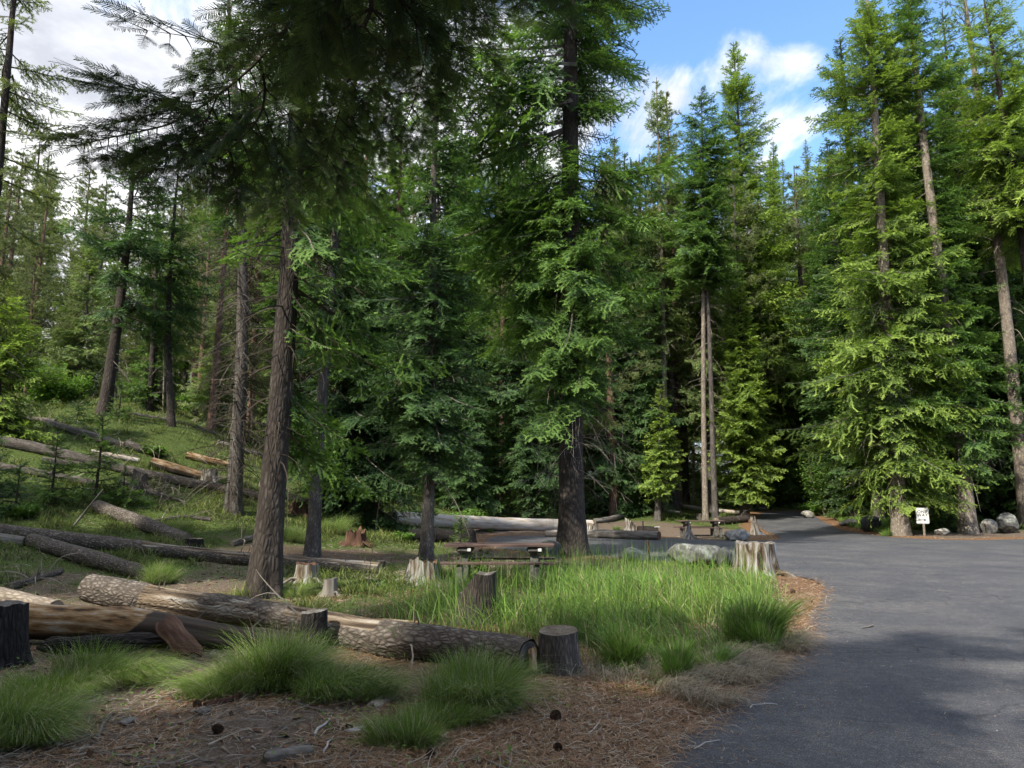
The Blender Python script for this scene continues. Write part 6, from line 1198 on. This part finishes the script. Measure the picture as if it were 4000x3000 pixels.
def litter():
    rg = np.random.default_rng(31); n0 = 300000; y = 3.6+10.5*rg.random(n0)**1.5; x = -(.75*y)+rg.random(n0)*(1.45*y); rd = road_dist(x, y); dn = ss(.3, .6, fbm(x*1.2, y*1.2, s=61, o=3)+.25*ss(-1.6, .6, x)*ss(9.5, 7.5, y)+.2*ss(1.5, .2, rd))
    k = (rg.random(n0) < dn*(.25+.75*ss(-2.5, .5, x))) & (rd > -.04-.22*rg.random(n0)**4); o = build('needle_litter', [litter_blades(np.stack((x[k], y[k]), -1), .16, .0028+.0002*y[k], rg)], [NEEDLE]); tag(o, 'carpet of fallen tan pine needles along the road edge', 'needles', kind='stuff')
    n0 = 90000; y = 12+36*rg.random(n0); x = -(.7*y)+rg.random(n0)*(1.42*y); rd = road_dist(x, y); k = (rd > -.15) & (rd < 2.0) & (rg.random(n0) < ss(2.0, .2, rd)); o = build('needle_litter', [litter_blades(np.stack((x[k], y[k]), -1), .18, .004+.0005*y[k], rg)], [NEEDLE]); tag(o, 'fallen needles edging the far pavement', 'needles', kind='stuff')
    n0 = 60000; y = 3.6+26*rg.random(n0)**1.6; x = -1+rg.random(n0)*(1.0+.75*y); rd = road_dist(x, y); k = (rd < -.1) & (rg.random(n0) < .75*np.exp(rd/.28)+.025); p = np.stack((x[k], y[k]), -1); V_, F_, m_, a_ = litter_blades(p, .09, .0022+.00025*y[k], rg, z=-.02, lift_=.004); V_[:, 2] = base_h(V_[:, 0], V_[:, 1])+.009
    o = build('needle_litter', [(V_, F_, 0, a_)], [NEEDLE]); tag(o, 'loose needles blown onto the asphalt', 'needles', kind='stuff')
    n0 = 9000; y = 3.6+24*rg.random(n0)**1.5; x = -1+rg.random(n0)*(1.0+.75*y); rd = road_dist(x, y); k = (rd < .25) & (rg.random(n0) < .5*np.exp(np.minimum(rd, 0)/.5)+.05); P = np.stack((x[k], y[k], base_h(x[k], y[k])+.008), -1); n = len(P); L = (.004+.008*rg.random(n)**2+.0003*P[:, 1])[:, None]; O = np.array([(1, 0, 0), (-.5, .87, 0), (-.5, -.87, 0), (0, 0, .8)]); V_ = (P[:, None]+O[None]*L[:, None]*rg.uniform(.7, 1.3, (n, 4, 1))).reshape(-1, 3); b = (np.arange(n)*4)[:, None]
    mg = noisy('grit', [(.3, (.08, .07, .06)), (.6, (.25, .23, .20)), (.8, (.5, .48, .45))], (1, 1, 1), 9, 3, .9, .1, coord='pos'); o = build('gravel', [(V_, np.concatenate([b+np.array([[0, 1, 3]]), b+np.array([[1, 2, 3]]), b+np.array([[2, 0, 3]])]), 0, {})], [mg]); tag(o, 'loose pale grit on the asphalt and its crumbling edge', 'gravel', kind='stuff')
    # grey twigs and sticks
    n0 = 22000; y = 3.8+34*rg.random(n0)**1.6; x = -(.72*y)+rg.random(n0)*(1.3*y); rd = road_dist(x, y); dn = ss(.42, .66, fbm(x*.7, y*.7, s=62, o=3)+.18*ss(8.5, 6.5, y)); k = (rg.random(n0) < dn) & (rd > .1); P = lift(np.stack((x[k], y[k]), -1)); P[:, 2] += .012; n = len(P)
    a = rg.random(n)*6.28; tw, _ = twigs(P, np.stack((np.cos(a), np.sin(a), rg.uniform(-.05, .18, n)), -1), rg.uniform(.05, .40, n)**1.3, .0018+.00020*P[:, 1]+rg.random(n)**6*.007, rg, droop=.08, segs=4, curl=.35)
    o = build('twig_litter', [tw], [TWIG_PALE]); tag(o, 'grey dead twigs strewn over the forest floor', 'twigs', kind='stuff')
    # bark chips
    n0 = 16000; y = 3.8+18*rg.random(n0)**1.5; x = -(.72*y)+rg.random(n0)*(1.3*y); rd = road_dist(x, y); k = (rd > .0) & (rg.random(n0) < .7*ss(.35, .6, fbm(x, y, s=63)+.1)); p = np.stack((x[k], y[k]), -1); P = lift(p); n = len(P); d = rg.normal(size=(n, 3))*np.array((1, 1, .25)); d = norm(d); X = norm(np.cross(d, np.array((0, 0, 1.))+rg.normal(size=(n, 3))*.3)); L = (.012+.05*rg.random(n)**3)[:, None]
    P[:, 2] += .008; V = np.stack((P-d*L-X*L*.4, P-d*L*.8+X*L*.5, P+d*L+X*L*.35, P+d*L*.8-X*L*.5, P+np.array((0, 0, 1.))*L*.3), 1).reshape(-1, 3); b = (np.arange(n)*5)[:, None]; F = np.concatenate([b+np.array([[i, (i+1) % 4, 4]]) for i in range(4)])
    m = noisy('chips', [(.3, (.04, .022, .015)), (.5, (.14, .08, .05)), (.7, (.34, .27, .20)), (.85, (.5, .47, .43))], (1, 1, 1), 6, 3, .9, .1, coord='pos'); o = build('bark_chips', [(V, F, 0, {})], [m]); tag(o, 'scattered bark chips and crumbs of wood on the litter', 'chips', kind='stuff')
    # pale dry stalks lying along the pavement edge
    poly = wpoly([(1405, 1500), (1450, 1455), (1540, 1430), (1640, 1395), (1725, 1380), (1745, 1400), (1700, 1450), (1600, 1520), (1520, 1545)]); p = scatter(poly, 5200, rg); k = (road_dist(p[:, 0], p[:, 1]) > -.25*rg.random(5200)) & (rg.random(5200) < ss(.38, .6, fbm(p[:, 0]*2.2, p[:, 1]*2.2, s=71, o=3))); p = p[k]; P = lift(p); n = len(P); P[:, 2] += .01; a = rg.normal(size=n)*.8-.45; ln = np.stack((np.cos(a), np.sin(a), 0*a), -1)
    o = build('dry_grass', blades(P, rg.uniform(.12, .32, n), .006, ln, rg.uniform(.9, 1.7, n), rg, flop=1.25), [G_DRY]); tag(o, 'bleached dead grass flattened along the pavement edge', 'dry grass', kind='stuff')
    poly = wpoly([(1230, 1470), (1290, 1430), (1420, 1430), (1500, 1400), (1560, 1340), (1640, 1330), (1600, 1450), (1420, 1490)]); p = scatter(poly, 3500, rg); P = lift(p); n = len(P); a = rg.random(n)*6.28; ln = np.stack((np.cos(a), np.sin(a), 0*a), -1)
    o = build('dry_grass', blades(P, rg.uniform(.06, .25, n), .006, ln, rg.uniform(.5, 1.5, n), rg, flop=1.2), [G_DRY]); tag(o, 'thin pale dead grass between the bright tussocks', 'dry grass', kind='stuff')
    # small leafy ground plants
    n0 = 26000; y = 3.8+22*rg.random(n0)**1.4; x = -(.72*y)+rg.random(n0)*(1.3*y); rd = road_dist(x, y); dn = ss(.52, .68, fbm(x*.9+9, y*.9, s=64, o=3)+.12*ss(-1.0, -2.4, x)); k = (rg.random(n0) < dn) & (rd > .4); P = lift(np.stack((x[k], y[k]), -1)); n = len(P); P[:, 2] += rg.uniform(.01, .09, n); d = norm(rg.normal(size=(n, 3))*np.array((1, 1, .4))); X = norm(np.cross(d, np.array((0, 0, 1.))+rg.normal(size=(n, 3))*.3)); L = (.014+.012*rg.random(n)+.0012*P[:, 1])[:, None]
    V = np.stack((P, P+d*L*.5+X*L*.35, P+d*L, P+d*L*.5-X*L*.35), 1).reshape(-1, 3); b = (np.arange(n)*4)[:, None]; o = build('ground_plants', [(V, np.concatenate((b+np.array([[0, 1, 2]]), b+np.array([[0, 2, 3]]))), 0, {'tip': np.repeat(rg.random(n), 4)})], [LEAF]); tag(o, 'tiny leafy plants creeping over the litter', 'ground plants', kind='stuff')
litter()
def sticks():
    rg = np.random.default_rng(9)
    for i, (a, b_, r, lab) in enumerate([((682, 1592), (722, 1552), .010, 'bent white stick on the litter left of the front tussock'), ((205, 1600), (245, 1545), .012, 'dark straight stick standing out of the litter at lower left'),
                                         ((305, 1540), (370, 1525), .006, 'thin forked white twig at lower left'), ((1500, 1622), (1560, 1604), .005, 'pale stalk lying on the asphalt edge'), ((1345, 1530), (1335, 1600), .004, 'thin white stalk on the needles'),
                                         ((1620, 1532), (1680, 1525), .005, 'long pale stalk on the dark asphalt'), ((160, 1140), (222, 1075), .03, 'dark dead pole leaning up into the saplings'), ((700, 1640), (712, 1600), .008, 'white stick at the bottom edge'),
                                         ((1890, 1355), (1860, 1360), .012, 'small brown stick out on the asphalt')]):
        A = hit(*a); B = hit(*b_) if i != 6 else at(222, 1060, A[1]-.3); P = np.array([A+(B-A)*t+np.array((rg.normal()*.01, rg.normal()*.01, r+.006+.02*math.sin(3.1*t)*(i != 8))) for t in np.linspace(0, 1, 6)]); o = A.copy()
        ob = build('stick', tube(P-o, np.linspace(r, r*.5, 6), 7, rough=r*.2, seed=i, caps=(1, 1), capmat=0), [BLEACH if i not in (1, 6, 8) else WOOD_GREY], None, True); ob.location = tuple(o); tag(ob, lab, 'stick')
sticks()
